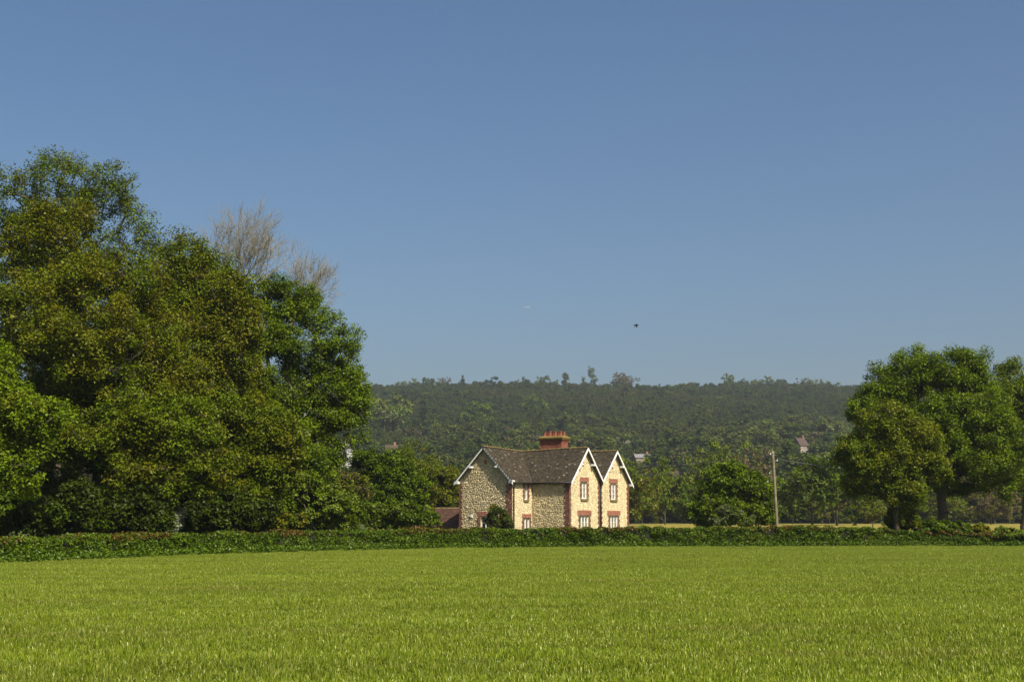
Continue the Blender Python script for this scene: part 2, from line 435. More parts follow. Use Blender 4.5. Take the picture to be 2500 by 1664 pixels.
# ================================================================== THE COTTAGE
ANG = R(-31.5)
P0 = at(1249.5, HZ, 124.0); P0.z = 0.0
house = empty('stone_cottage', P0, ANG)
tag(house, 'two-storey buff ragstone cottage with red brick corners, brown tiled roof and twin front gables', 'cottage')
W1, L2, PR, W2, W3 = 5.45, 3.45, 3.8, 5.6, 5.75
YA, YB, YC = L2, L2 + W2, L2 + W2 + W3
RZ, TP = 8.1, 1.035
MX = -W1 / 2                              # main ridge line x
Y2, Y3 = L2 + W2 / 2, YB + W3 / 2         # wing ridges
OH = 0.3
TP2 = TP * W1 / W2
TP3 = TP * W1 / W3
def zmain(x): return RZ - TP * abs(x - MX)
def zw2(y): return RZ - TP2 * abs(y - Y2)
def zw3(y): return RZ - 0.05 - TP3 * abs(y - Y3)
def sag(x, y): return -0.17 * math.exp(-((y - 5.4) ** 2 + (x + 2.2) ** 2) / 9.0)
# wall faces: (s along, z up, d outwards) -> local
def f_left(s, z, d): return (-W1 + s, -d, z)
def f_narrow(s, z, d): return (d, s, z)
def f_recess(s, z, d): return (s, L2 - d, z)
def f_front(s, z, d): return (PR + d, L2 + s, z)
def f_end(s, z, d): return (PR - s, YC + d, z)
def f_back(s, z, d): return (-W1 - d, YC - s, z)
EV = zmain(0.0)                           # roof plane at the wall line

def fbox(mb, f, s0, s1, z0, z1, d0, d1, col=None):
    mb.hexa([f(s0, z0, d0), f(s1, z0, d0), f(s1, z0, d1), f(s0, z0, d1)], [f(s0, z1, d0), f(s1, z1, d0), f(s1, z1, d1), f(s0, z1, d1)], col)
def wall_face(name, f, length, ztop, openings, gables=()):
    """backing wall with real openings; gables: (s0, s1, apex_s, apex_z)"""
    mb = MB(); T = -0.36
    ss = sorted({0.0, length, *[o[0] for o in openings], *[o[1] for o in openings]})
    zz = sorted({0.0, ztop, *[o[2] for o in openings], *[min(o[3], ztop) for o in openings]})
    for i in range(len(ss) - 1):
        for j in range(len(zz) - 1):
            cs, cz = (ss[i] + ss[i + 1]) / 2, (zz[j] + zz[j + 1]) / 2
            if any(o[0] < cs < o[1] and o[2] < cz < o[3] for o in openings): continue
            fbox(mb, f, ss[i], ss[i + 1], zz[j], zz[j + 1], T, 0.0)
    for s0, s1, sa, za in gables:
        mb.prism([f(s0, ztop, 0), f(s1, ztop, 0), f(sa, za, 0)], Vector(f(0, 0, T)) - Vector(f(0, 0, 0)))
    return mb.build(name, M['mortar'], house)

def clip(poly, nx, nz, c):
    out = []
    for i in range(len(poly)):
        a, b = poly[i], poly[(i + 1) % len(poly)]
        da, db = a[0] * nx + a[1] * nz - c, b[0] * nx + b[1] * nz - c
        if da <= 0: out.append(a)
        if (da < 0 < db) or (db < 0 < da):
            t = da / (da - db); out.append((a[0] + (b[0] - a[0]) * t, a[1] + (b[1] - a[1]) * t))
    return out
def stones(f, bounds, holes, seed, size=0.25, rough=0.05, cols=None, mortar=0.017):
    """irregular rubble facing: Voronoi stones, each with its own raised tilted cap. bounds: convex half-planes (nx,nz,c)"""
    r = random.Random(seed); mb = MB()
    s0, s1, z0, z1, planes = bounds
    pts = {}
    nx_, nz_ = int((s1 - s0) / size) + 1, int((z1 - z0) / (size * .8)) + 1
    for i in range(-1, nx_ + 1):
        for j in range(-1, nz_ + 1):
            pts[(i, j)] = (s0 + (i + (0.5 if j % 2 else 0.0) + r.uniform(-.42, .42)) * size, z0 + (j + .5 + r.uniform(-.42, .42)) * size * .8)
    for (i, j), p in pts.items():
        if not (s0 - .1 < p[0] < s1 + .1 and z0 - .1 < p[1] < z1 + .1): continue
        poly = [(p[0] - .5, p[1] - .5), (p[0] + .5, p[1] - .5), (p[0] + .5, p[1] + .5), (p[0] - .5, p[1] + .5)]
        for di in (-2, -1, 0, 1, 2):
            for dj in (-2, -1, 0, 1, 2):
                q = pts.get((i + di, j + dj))
                if q is None or (di == 0 and dj == 0): continue
                nx, nz = q[0] - p[0], q[1] - p[1]; L = math.hypot(nx, nz) or 1e-6; nx /= L; nz /= L
                poly = clip(poly, nx, nz, nx * (p[0] + q[0]) / 2 + nz * (p[1] + q[1]) / 2 - mortar)
                if len(poly) < 3: break
            if len(poly) < 3: break
        for nx, nz, c in [(-1, 0, -s0), (1, 0, s1), (0, -1, -z0), (0, 1, z1)] + planes:
            if len(poly) >= 3: poly = clip(poly, nx, nz, c)
        if len(poly) < 3: continue
        ps = [q[0] for q in poly]; pz = [q[1] for q in poly]
        if any(min(ps) < h[1] and max(ps) > h[0] and min(pz) < h[3] and max(pz) > h[2] for h in holes): continue
        cx, cz = sum(ps) / len(ps), sum(pz) / len(pz)
        h = rough * r.uniform(.45, 1.25); tx, tz = r.uniform(-1, 1) * rough * 2.2, r.uniform(-1, 1) * rough * 2.2
        base = [f(q[0], q[1], -0.005) for q in poly]
        cap = [f(cx + (q[0] - cx) * .72, cz + (q[1] - cz) * .72, max(.004, h + (q[0] - cx) * tx * 2 + (q[1] - cz) * tz * 2)) for q in poly]
        peak = f(cx + r.uniform(-.03, .03), cz + r.uniform(-.03, .03), h * 1.25)
        n = len(poly); c = r.choice(cols); k = r.uniform(.8, 1.15); col = (c[0] * k, c[1] * k, c[2] * k)
        mb.add(base + cap + [peak], [(a, (a + 1) % n, n + (a + 1) % n, n + a) for a in range(n)] + [(n + a, n + (a + 1) % n, 2 * n) for a in range(n)], col)
    return mb
BC = [(0.17, 0.075, 0.048), (0.20, 0.085, 0.055), (0.145, 0.062, 0.042), (0.23, 0.105, 0.068), (0.12, 0.052, 0.038)]
LC = [(0.32, 0.135, 0.08), (0.28, 0.115, 0.07), (0.35, 0.15, 0.09)]
def brick_col(r, pal): 
    c = r.choice(pal); k = r.uniform(.8, 1.15); return (c[0] * k, c[1] * k, c[2] * k)
CH = 0.075
def brick_zone(mb, mm, f, z0, z1, side_s, dirn, wa, wb, seed, proud=0.06, pal=BC, grp=3):
    """toothed brick dressing from side_s growing in direction dirn, widths alternate every grp courses"""
    r = random.Random(seed); n = int((z1 - z0) / CH)
    for i in range(n):
        wdt = wa if (i // grp) % 2 == 0 else wb
        za = z0 + i * CH; s = 0.0; k = 0
        first = 0.107 if i % 2 else 0.215
        while s < wdt - 0.02:
            ln = min(first if k == 0 else 0.215, wdt - s)
            if wdt - s - ln < 0.05: ln = wdt - s
            a, b = side_s + dirn * (s + .005), side_s + dirn * (s + ln - .005)
            fbox(mb, f, min(a, b), max(a, b), za + .006, za + CH - .006, 0.0, proud + r.uniform(-.006, .006), brick_col(r, pal))
            s += ln; k += 1
        a, b = side_s, side_s + dirn * wdt
        fbox(mm, f, min(a, b), max(a, b), za - .001, za + CH - .0005 + .001 * (i % 2), -0.012, proud - .016)
def lintel(mb, mm, f, s0, s1, z0, z1, seed, proud=0.055, pal=LC):
    r = random.Random(seed); n = max(3, int((s1 - s0) / CH)); wd = (s1 - s0) / n
    for i in range(n):
        for a, b in ((z0, z0 + (z1 - z0) * .62), (z0 + (z1 - z0) * .62, z1)):
            fbox(mb, f, s0 + i * wd + .005, s0 + (i + 1) * wd - .005, a + .005, b - .005, 0, proud + r.uniform(-.005, .005), brick_col(r, pal))
    fbox(mm, f, s0, s1, z0, z1, -.012, proud - .014)

# openings per face: (s0, s1, z0, z1)
def opn(c, wdt, z0, z1): return (c - wdt / 2, c + wdt / 2, z0, z1)
O_left = [opn(2.72, 0.95, 0.85, 2.02)]
O_narrow = [opn(2.36, 0.62, 3.46, 4.92), opn(2.46, 1.12, 0.75, 1.88)]
O_front = [opn(2.64, 1.12, 3.56, 5.06), opn(2.66, 1.72, 0.85, 2.10), opn(W2 + 2.66, 1.12, 3.56, 5.06), opn(W2 + 2.70, 1.72, 0.85, 2.10)]
wall_face('gable_wall', f_left, W1, EV - .05, O_left, [(0, W1, W1 / 2, RZ - .1)])
wall_face('side_wall', f_narrow, L2, EV - .25, O_narrow)
wall_face('side_wall', f_recess, PR, EV - .25, [])
wall_face('front_wall', f_front, W2 + W3, EV - .08, O_front, [(0, W2, W2 / 2, RZ - .1), (W2, W2 + W3, W2 + W3 / 2, RZ - .15)])
wall_face('end_wall', f_end, PR + W1, EV - .35, [], [(PR, PR + W1, PR + W1 / 2, RZ - .1)])
wall_face('back_wall', f_back, YC, EV - .25, [])

SG = [(0.51, 0.415, 0.225), (0.45, 0.365, 0.20), (0.54, 0.445, 0.25), (0.39, 0.32, 0.19), (0.49, 0.41, 0.25)]  # side walls: same stone darkened, weaker raking sun painted into the colour
SF = [(0.71, 0.59, 0.345), (0.65, 0.53, 0.305), (0.75, 0.63, 0.38), (0.59, 0.49, 0.285), (0.69, 0.59, 0.37)]  # front walls: lighter copy of that stone, fuller sun painted in
def slope_planes(s0, s1, sa, ez, az):
    sl = (az - ez) / (sa - s0); L = math.hypot(1, sl)
    return [(-sl / L, 1 / L, (-sl * s0 + ez) / L), (sl / L, 1 / L, (sl * s1 + ez) / L)]
for nm, f, b, holes, sd, size, rough, cols in (
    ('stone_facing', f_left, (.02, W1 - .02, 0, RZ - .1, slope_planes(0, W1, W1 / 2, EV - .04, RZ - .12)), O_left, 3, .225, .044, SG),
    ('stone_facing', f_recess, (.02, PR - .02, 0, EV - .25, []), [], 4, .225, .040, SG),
    ('stone_facing', f_narrow, (.02, L2 - .02, 0, EV - .25, []), O_narrow, 5, .22, .022, SF),
    ('stone_facing', f_front, (.02, W2 - .01, 0, RZ - .1, slope_planes(0, W2, W2 / 2, EV - .06, RZ - .12)), O_front, 6, .22, .022, SF),
    ('stone_facing', f_front, (W2 + .01, W2 + W3 - .02, 0, RZ - .15, slope_planes(W2, W2 + W3, W2 + W3 / 2, EV - .06, RZ - .17)), O_front, 7, .22, .022, SF)):
    stones(f, b, holes, sd, size, rough, cols).build(nm, M['stone'], house, kind='stuff')

# brick corners
def quoin(specs, seed):
    mb, mm = MB(), MB()
    for k, (f, s, dr, wa, wb, z1) in enumerate(specs): brick_zone(mb, mm, f, 0, z1, s, dr, wa, wb, seed * 10 + k)
    o = mb.build('brick_quoin', M['brick'], house, kind='stuff'); mm.build('mortar_bed', M['bmortar'], o)
quoin([(f_left, 0, 1, .36, .25, EV - .3)], 1)
quoin([(f_left, W1 + .055, -1, .66, .52, EV - .3)], 2)
quoin([(f_recess, PR + .055, -1, .58, .44, EV - .3), (f_front, 0, 1, .13, .22, EV - .3)], 3)
quoin([(f_front, W2 - .07, -1, .36, .22, EV - .15), (f_front, W2 + .07, 1, .36, .22, EV - .15)], 4)
quoin([(f_front, W2 + W3, -1, .42, .28, EV - .3)], 5)
quoin([(f_end, 0, 1, .36, .25, EV - .5)], 6)

def window(f, o, cols_n, rows_n, seed, lint, jamb=(.16, .27), sill=True, lit=False, open_leaf=None, jambs=(True, True), mull=None):
    s0, s1, z0, z1 = o
    mb, mm = MB(), MB()
    if jambs[0]: brick_zone(mb, mm, f, z0 - (.0 if sill else 0), z1, s0, -1, jamb[0], jamb[1], seed, pal=BC)
    if jambs[1]: brick_zone(mb, mm, f, z0, z1, s1, 1, jamb[0], jamb[1], seed + 1, pal=BC)
    ls0, ls1, lz = lint
    lintel(mb, mm, f, ls0, ls1, z1 + .002, lz, seed + 2)
    sur = mb.build('brick_surround', M['brick'], house, kind='stuff'); mm.build('mortar_bed', M['bmortar'], sur)
    win = MB(); d0, d1 = -.17, -.10
    fw = .042
    fbox(win, f, s0, s0 + fw, z0, z1, d0, d1); fbox(win, f, s1 - fw, s1, z0, z1, d0, d1)
    fbox(win, f, s0 + fw, s1 - fw, z0, z0 + fw, d0, d1 - .002); fbox(win, f, s0 + fw, s1 - fw, z1 - fw, z1, d0, d1 - .002)
    cw = (s1 - s0 - 2 * fw) / cols_n
    wob = win.build('window', M['white'], house)
    for i in range(1, cols_n):
        c = s0 + fw + i * cw; m = MB(); fbox(m, f, c - .032, c + .032, z0 + fw, z1 - fw, d0 + .005, d1 + .012); m.build('mullion', M['white'], wob)
    rh = (z1 - z0 - 2 * fw) / rows_n
    for i in range(cols_n):
        a, b = s0 + fw + i * cw + (.032 if i else 0), s0 + fw + (i + 1) * cw - (.032 if i < cols_n - 1 else 0)
        # casement leaf: its own thin frame
        m = MB()
        fbox(m, f, a, a + .024, z0 + fw, z1 - fw, d0 + .01, d1 - .006); fbox(m, f, b - .024, b, z0 + fw, z1 - fw, d0 + .01, d1 - .006)
        fbox(m, f, a + .024, b - .024, z0 + fw, z0 + fw + .04, d0 + .01, d1 - .008); fbox(m, f, a + .024, b - .024, z1 - fw - .04, z1 - fw, d0 + .01, d1 - .008)
        m.build('casement', M['white'], wob)
        for j in range(rows_n):
            za, zb = z0 + fw + j * rh, z0 + fw + (j + 1) * rh
            if j: 
                m = MB(); fbox(m, f, a + .024, b - .024, za - .012, za + .012, d0 + .012, d1 - .01); m.build('glazing_bar', M['white'], wob)
            m = MB(); fbox(m, f, a + .023, b - .023, za + .015, zb - .015, d0 + .02, d0 + .026); m.build('pane', M['glass'], wob)
    if lit:
        m = MB(); n = 14
        for k in range(n):
            a = s0 + .05 + (s1 - s0 - .1) * k / n; b = s0 + .05 + (s1 - s0 - .1) * (k + 1) / n
            fbox(m, f, a, b, z0 + .02, z1 - .02, d0 - .09 - .03 * (k % 2), d0 - .075 - .03 * (k % 2))
        m.build('curtain', M['curtain'], wob)
    if sill:
        m = MB(); fbox(m, f, s0 - .12, s1 + .12, z0 - .17, z0 - .003, -.15, .13); m.build('sill', M['sill'], wob)
    m = MB(); fbox(m, f, s0 - .4, s1 + .4, z0 - .4, z1 + .15, -1.6, -1.55); m.build('dark_backing', M['dark'], wob)  # near-black sheet, the unlit room's darkness put into its colour
    return wob
window(f_front, O_front[0], 2, 3, 100, (O_front[0][0] - .30, O_front[0][1] + .30, 5.46), lit=True)
window(f_front, O_front[2], 2, 3, 110, (O_front[2][0] - .30, O_front[2][1] + .30, 5.46))
window(f_front, O_front[1], 3, 2, 120, (O_front[1][0] - .42, O_front[1][1] + .42, 2.55))
window(f_front, O_front[3], 3, 2, 130, (O_front[3][0] - .42, O_front[3][1] + .42, 2.55))
window(f_narrow, O_narrow[0], 1, 3, 140, (O_narrow[0][0] - .2, O_narrow[0][1] + .2, EV - .26), jamb=(.16, .26))
window(f_narrow, O_narrow[1], 2, 1, 150, (O_narrow[1][0] - .22, min(L2 - .01, O_narrow[1][1] + .22), 2.22), jamb=(.16, .26))
window(f_left, O_left[0], 2, 2, 160, (O_left[0][0] - .32, O_left[0][1] + .32, 2.42), jamb=(.26, .36))
# air bricks high in the gables, the small box on the side gable
for s, z, f in ((2.5, 6.62, f_front), (W2 + 2.55, 6.55, f_front), (2.75, 6.72, f_left)):
    m = MB(); fbox(m, f, s - .13, s + .13, z - .17, z + .17, 0, .045)
    for k in range(4): fbox(m, f, s - .10, s + .10, z - .13 + k * .07, z - .10 + k * .07, .045, .055)
    m.build('air_brick', M['clay'], house)
m = MB(); fbox(m, f_left, 1.26, 1.42, 1.92, 2.16, 0, .15); fbox(m, f_left, 1.16, 1.25, 1.98, 2.1, .0, .08); m.build('meter_box', M['white'], house)

# ---- roof
roof = empty('roof'); roof.parent = house
def deck(poly, z_of, th=.07):
    mb = MB(); mb.prism([(x, y, z_of(x, y) - .075 + sag(x, y)) for x, y in poly], (0, 0, th - .12)); mb.build('roof_deck', M['soffit'], roof)
e = 0.28; VG = .36
deck([(MX, -VG), (e, -VG), (e, YA - e), (MX, Y2)], lambda x, y: zmain(x))
deck([(MX, Y2), (e, YA - e), (PR + VG, YA - e), (PR + VG, Y2)], lambda x, y: zw2(y))
deck([(MX, Y2), (PR + VG, Y2), (PR + VG, YB), (0.0, YB)], lambda x, y: zw2(y))
deck([(0.0, YB), (PR + VG, YB), (PR + VG, Y3), (MX, Y3)], lambda x, y: zw3(y))
deck([(MX, Y3), (PR + VG, Y3), (PR + VG, YC + e), (0.3, YC + e)], lambda x, y: zw3(y))
deck([(MX, -VG), (MX, YC + VG), (-W1 - e, YC + VG), (-W1 - e, -VG)], lambda x, y: zmain(x))
deck([(MX, Y3 - .2), (MX, YC + VG), (.28, YC + VG), (.28, YC - .2)], lambda x, y: zmain(x) - .02)
TC = [(0.052, 0.040, 0.024), (0.044, 0.034, 0.022), (0.060, 0.045, 0.026), (0.038, 0.031, 0.022), (0.068, 0.054, 0.032), (0.050, 0.045, 0.026)]
def tiles(name, ridge_axis, ridge_c, sgn, a0, a1, half, slope, zf, valid, seed, colk=1.0):
    """rows of plain tiles. ridge_axis 'y': the ridge runs along y at x=ridge_c; tiles step down in direction sgn"""
    r = random.Random(seed); mb = MB(); cosp = 1 / math.hypot(1, slope); G = .135 * cosp; TW = .19
    nrow = int(half / G) + 1
    for i in range(nrow):
        h0 = half - i * G; h1 = max(0.0, h0 - G * 1.75)
        if h0 <= 0.02: continue
        off = (i % 2) * TW / 2 + r.uniform(-.012, .012); row_j = r.uniform(-.008, .008)
        n = int((a1 - a0) / TW) + 2
        for k in range(n):
            s0 = max(a0, a0 + k * TW - off); s1 = min(a1, a0 + (k + 1) * TW - off)
            if s1 - s0 < .03: continue
            cm, hm = (s0 + s1) / 2, h0 - G * .5
            x, y = (ridge_c + sgn * hm, cm) if ridge_axis == 'y' else (cm, ridge_c + sgn * hm)
            if not valid(x, y): continue
            lift = r.uniform(0, .012); hb = h0 + row_j + r.uniform(-.008, .008); vs = []
            for (hh, dz) in ((hb, .030 + lift), (h1, -.004)):
                for ss in (s0 + .004, s1 - .004):
                    X, Y = (ridge_c + sgn * hh, ss) if ridge_axis == 'y' else (ss, ridge_c + sgn * hh)
                    vs.append((X, Y, zf(hh) + dz + sag(X, Y)))
            low = [(q[0], q[1], q[2] - .024) for q in vs]
            c = r.choice(TC); kk = r.uniform(.7, 1.3) * colk
            if r.random() < (.012 if x < .3 and y < 4 else .022): c = (.22, .20, .14); kk = r.uniform(.6, 1.1)
            mb.add(vs + low, [(0, 1, 3, 2), (0, 4, 5, 1), (0, 2, 6, 4), (1, 5, 7, 3)], (c[0] * kk, c[1] * kk, c[2] * kk))
    return mb.build(name, M['tile'], roof, kind='stuff')
def env(x, y):                            # upper envelope of the roof planes at a point
    z = []
    if -W1 - .4 <= x <= .32 and -.4 <= y <= YC + .4: z.append(('m', zmain(x)))
    if x >= MX and YA - .33 <= y <= YB + .01: z.append(('2', zw2(y)))
    if x >= MX and YB - .01 <= y <= YC + .33: z.append(('3', zw3(y)))
    return max(z, key=lambda q: q[1])[0] if z else None
tiles('roof_tiles', 'y', MX, 1, -VG - .12, YC + VG, W1 / 2 + OH, TP, lambda h: RZ - TP * h, lambda x, y: env(x, y) == 'm', 31, .95)
tiles('roof_tiles', 'y', MX, -1, -VG - .12, YC + VG, W1 / 2 + OH, TP, lambda h: RZ - TP * h, lambda x, y: True, 32)
tiles('roof_tiles', 'x', Y2, -1, MX, PR + VG, W2 / 2 + OH, TP2, lambda h: RZ - TP2 * h, lambda x, y: env(x, y) == '2' or x > .3, 33, .95)
tiles('roof_tiles', 'x', Y2, 1, MX, PR + VG, W2 / 2 - .06, TP2, lambda h: RZ - TP2 * h, lambda x, y: env(x, y) == '2', 34)
tiles('roof_tiles', 'x', Y3, -1, MX, PR + VG, W3 / 2 - .06, TP3, lambda h: RZ - .05 - TP3 * h, lambda x, y: env(x, y) == '3', 35)
tiles('roof_tiles', 'x', Y3, 1, MX, PR + VG, W3 / 2 + OH, TP3, lambda h: RZ - .05 - TP3 * h, lambda x, y: env(x, y) == '3', 36)
# ridge tiles, one by one
rm = MB(); ln = .46; N = 6
vs = []; 
for yy in (0, ln):
    for k in range(N + 1):
        a = math.pi * k / N; rr = .135 if yy == 0 else .125; vs.append((math.cos(a) * rr, yy, math.sin(a) * rr * .8))
rm.add(vs, [(k, k + 1, N + 2 + k, N + 1 + k) for k in range(N)] + [tuple(range(N + 1)), tuple(range(N + 1, 2 * N + 2))[::-1]])
rme = rm.mesh('ridge_tile', M['ridge'])
def ridge(axis, c, a0, a1, z):
    n = int((a1 - a0) / .44); rr = random.Random(int(c * 100))
    for i in range(n):
        s = a0 + i * (a1 - a0 - .02) / n
        o = link(bpy.data.objects.new('ridge_tile', rme), roof)
        X, Y = (c, s) if axis == 'y' else (s + .46, c)
        o.location = (X, Y, z - .02 + sag(X, Y) + rr.uniform(-.008, .008)); o.rotation_euler = (0, rr.uniform(-.03, .03), 0 if axis == 'y' else math.pi / 2)
ridge('y', MX, -VG - .12, YC + VG, RZ); ridge('x', Y2, MX, PR + VG - .02, RZ); ridge('x', Y3, MX, PR + VG - .02, RZ - .05)
# bargeboards, purlin ends, feet
def barge(pa, pb, out, depth=.24, th=.05):
    """board hanging from the line pa-pb; out = outward unit"""
    mb = MB(); pa, pb, o = Vector(pa), Vector(pb), Vector(out) * th
    dn = Vector((0, 0, -depth * 1.35))
    mb.hexa([pa + dn, pb + dn, pb + dn + o, pa + dn + o], [pa, pb, pb + o, pa + o]); return mb.build('bargeboard', M['white'], house)
hw = W1 / 2 + OH + .03
for sg in (-1, 1):
    barge((MX + sg * .02, -VG - .006, RZ - .03), (MX + sg * hw, -VG - .006, RZ - .03 - TP * hw), (0, -1, 0), .14)
    hb = W2 / 2 + (OH + .02 if sg < 0 else -.02)
    barge((PR + VG + .006, Y2 + sg * .02, RZ - .03), (PR + VG + .006, Y2 + sg * hb, RZ - .03 - TP2 * hb), (1, 0, 0), .17)
    hb = W3 / 2 + (OH + .04 if sg > 0 else -.02)
    barge((PR + VG + .006, Y3 + sg * .02, RZ - .08), (PR + VG + .006, Y3 + sg * hb, RZ - .08 - TP3 * hb), (1, 0, 0), .17)
    for (f, sa, hh) in ((f_left, W1 / 2 + sg * 1.35, RZ - .32 - TP * 1.35), (f_front, W2 / 2 + sg * 1.1, RZ - .30 - TP * 1.1), (f_front, W2 + W3 / 2 + sg * 1.1, RZ - .35 - TP3 * 1.1)):
        m = MB(); fbox(m, f, sa - .11, sa + .11, hh - .16, hh, 0, VG + .09); m.build('purlin_end', M['white'], house)
    m = MB(); sx = W1 / 2 + sg * (W1 / 2 + .12); fbox(m, f_left, sx - .2, sx + .2, EV - .42, EV - .18, .0, VG + .03); m.build('eaves_box', M['white'], house)
m = MB(); fbox(m, f_front, W2 + W3 - .12, W2 + W3 + .2, EV - .42, EV - .20, 0, VG + .01); m.build('eaves_box', M['white'], house)
# fascia, gutters and pipes
def pipe(pts, rad, name='drainpipe', mat='black', parent=None, n=8):
    return MB().tube(pts, rad, n).build(name, M[mat], parent or house, smooth=True)
ez = zmain(OH)
pipe([(OH + .06, -VG + .02, ez - .05), (OH + .06, YA - OH - .02, ez - .05)], .065, 'gutter')
pipe([(OH + .02, YA - OH - .06, ez - .05), (PR + VG - .04, YA - OH - .06, ez - .05)], .065, 'gutter')
pipe([(OH + .06, .14, ez - .08), (.14, .14, ez - .35), (.14, .14, .02)], .052)
pipe([(PR + .13, YB, EV - .42), (PR + .13, YB, .02)], .065)
m = MB(); m.hexa([(PR + .03, YB - .10, EV - .5), (PR + .26, YB - .10, EV - .5), (PR + .26, YB + .10, EV - .5), (PR + .03, YB + .10, EV - .5)],
                 [(PR + .02, YB - .22, EV - .1), (PR + .36, YB - .22, EV - .1), (PR + .36, YB + .22, EV - .1), (PR + .02, YB + .22, EV - .1)]); m.build('rain_hopper', M['black'], house)
# ---- chimney
CX0, CX1, CY0, CY1 = -2.0, .25, 8.35, 9.55
CZ1 = 9.05
stk = MB(); stk.box(CX0 + .02, CX1 - .02, CY0 + .02, CY1 - .02, 4.8, CZ1)
chim = stk.build('chimney_stack', M['bmortar'], house)
mb = MB(); rr = random.Random(77)
for f_, length in ((lambda s, z, d: (CX0 + s, CY0 - d, z), CX1 - CX0), (lambda s, z, d: (CX1 + d, CY0 + s, z), CY1 - CY0), (lambda s, z, d: (CX1 - s, CY1 + d, z), CX1 - CX0), (lambda s, z, d: (CX0 - d, CY1 - s, z), CY1 - CY0)):
    i = 0; z = 7.0
    while z < CZ1 - .02:
        d = .0 if z < CZ1 - .32 else .03 + .03 * int((z - CZ1 + .32) / .11)
        s = -d - (.11 if i % 2 else 0)
        while s < length + d:
            a, b = max(-d, s + .006), min(length + d, s + .209)
            if b - a > .02: fbox(mb, f_, a, b, z + .006, z + .069, -.03, d + rr.uniform(-.004, .004), brick_col(rr, [(0.26, 0.085, 0.05), (0.22, 0.07, 0.045), (0.31, 0.11, 0.06)]))
            s += .215
        z += .075; i += 1
mb.build('brickwork', M['brick'], chim, kind='stuff')
mb = MB()
for (gx, za, zb) in ((.16, CZ1 - .02, CZ1 + .10), (.21, CZ1 + .10, CZ1 + .20)): mb.box(CX0 - gx, CX1 + gx, CY0 - gx, CY1 + gx, za, zb + .001)
mb.hexa([(CX0 - .19, CY0 - .19, CZ1 + .2), (CX1 + .19, CY0 - .19, CZ1 + .2), (CX1 + .19, CY1 + .19, CZ1 + .2), (CX0 - .19, CY1 + .19, CZ1 + .2)],
        [(CX0 + .0, CY0 + .0, CZ1 + .34), (CX1, CY0, CZ1 + .34), (CX1, CY1, CZ1 + .34), (CX0, CY1, CZ1 + .34)])
mb.build('mossy_cap', M['moss'], chim)
rr = random.Random(3)
for row in range(2):
    for k in range(4):
        x = CX0 + .3 + k * .56 + (0.02 if row else 0); y = CY0 + .3 + row * .6; h = rr.choice([.38, .42, .45, .48]) + (.10 if (row, k) in ((1, 1), (0, 1)) else 0)
        b = CZ1 + .30; prof = [(.19, 0), (.19, .06), (.15, .09), (.14, h - .09), (.175, h - .06), (.175, h), (.13, h), (.12, h - .25)]
        m = MB(); n = 12
        vs = [(x + q[0] * math.cos(2 * math.pi * j / n), y + q[0] * math.sin(2 * math.pi * j / n), b + q[1]) for q in prof for j in range(n)]
        m.add(vs, [(i * n + j, i * n + (j + 1) % n, (i + 1) * n + (j + 1) % n, (i + 1) * n + j) for i in range(len(prof) - 1) for j in range(n)]); m.build('chimney_pot', M['clay'], chim, smooth=False)
ae = MB(); ax, ay, az = CX0 - .18, CY0 + .1, CZ1 - .5
ae.tube([(ax, ay, az), (ax, ay, az + .95)], .018); ae.tube([(ax - .55, ay - .1, az + .85), (ax + .2, ay + .05, az + .85)], .014)
for k in range(6): ae.tube([(ax - .5 + k * .12, ay - .33, az + .85), (ax - .5 + k * .12, ay + .2, az + .85)], .008)
ae.tube([(ax - .25, ay, az + .6), (ax - .25, ay, az + 1.05)], .01)
ae.build('television_aerial', M['steel'], chim)

# ---- low outbuilding on the left of the cottage
sp_ = at(1052, HZ, 130.5); sp_.z = 0.0
shed = empty('low_outbuilding', sp_, R(-12)); tag(shed, 'low brick outbuilding with dark red tiled roof left of the cottage', 'outbuilding')
MB().box(0.15, 3.6, 0.3, 3.2, 0, 1.35).build('wall', M['brickwall'], shed)
srf = MB(); rr = random.Random(8)
rsh = empty('roof'); rsh.parent = shed
for i in range(14):
    z0, y0 = 1.2 + i * .115, 0.02 + i * .125
    n = 20
    for k in range(n):
        x0 = -.05 + k * .195 + (i % 2) * .09; c = rr.choice([(0.07, 0.036, 0.024), (0.06, 0.032, 0.022), (0.085, 0.042, 0.027)])
        srf.add([(x0, y0, z0), (x0 + .188, y0, z0), (x0 + .188, y0 + .2, z0 + .165), (x0, y0 + .2, z0 + .165), (x0, y0, z0 - .03), (x0 + .188, y0, z0 - .03)], [(0, 1, 2, 3), (0, 4, 5, 1)], c)
srf.build('roof_tiles', M['tile'], rsh, kind='stuff')
MB().prism([(-.05, 0, 1.12), (3.85, 0, 1.12), (3.85, 1.75, 2.72), (-.05, 1.75, 2.72)], (0, 0, -.05)).build('roof_deck', M['soffit'], rsh)
MB().prism([(-.05, 1.75, 2.74), (3.85, 1.75, 2.74), (3.85, 3.5, 1.12), (-.05, 3.5, 1.12)], (0, 0, -.05)).build('back_slope', M['farroof'], rsh)
MB().prism([(.15, .3, 1.33), (.15, 1.75, 2.6), (.15, 3.2, 1.33)], (.2, 0, 0)).build('gable', M['brickwall'], shed)
MB().tube([(-.05, 1.75, 2.74), (3.85, 1.75, 2.74)], .09, 8).build('ridge', M['ridge'], rsh)
MB().box(-.07, -.04, 0, .25, 1.05, 1.3).build('bargeboard', M['white'], rsh)

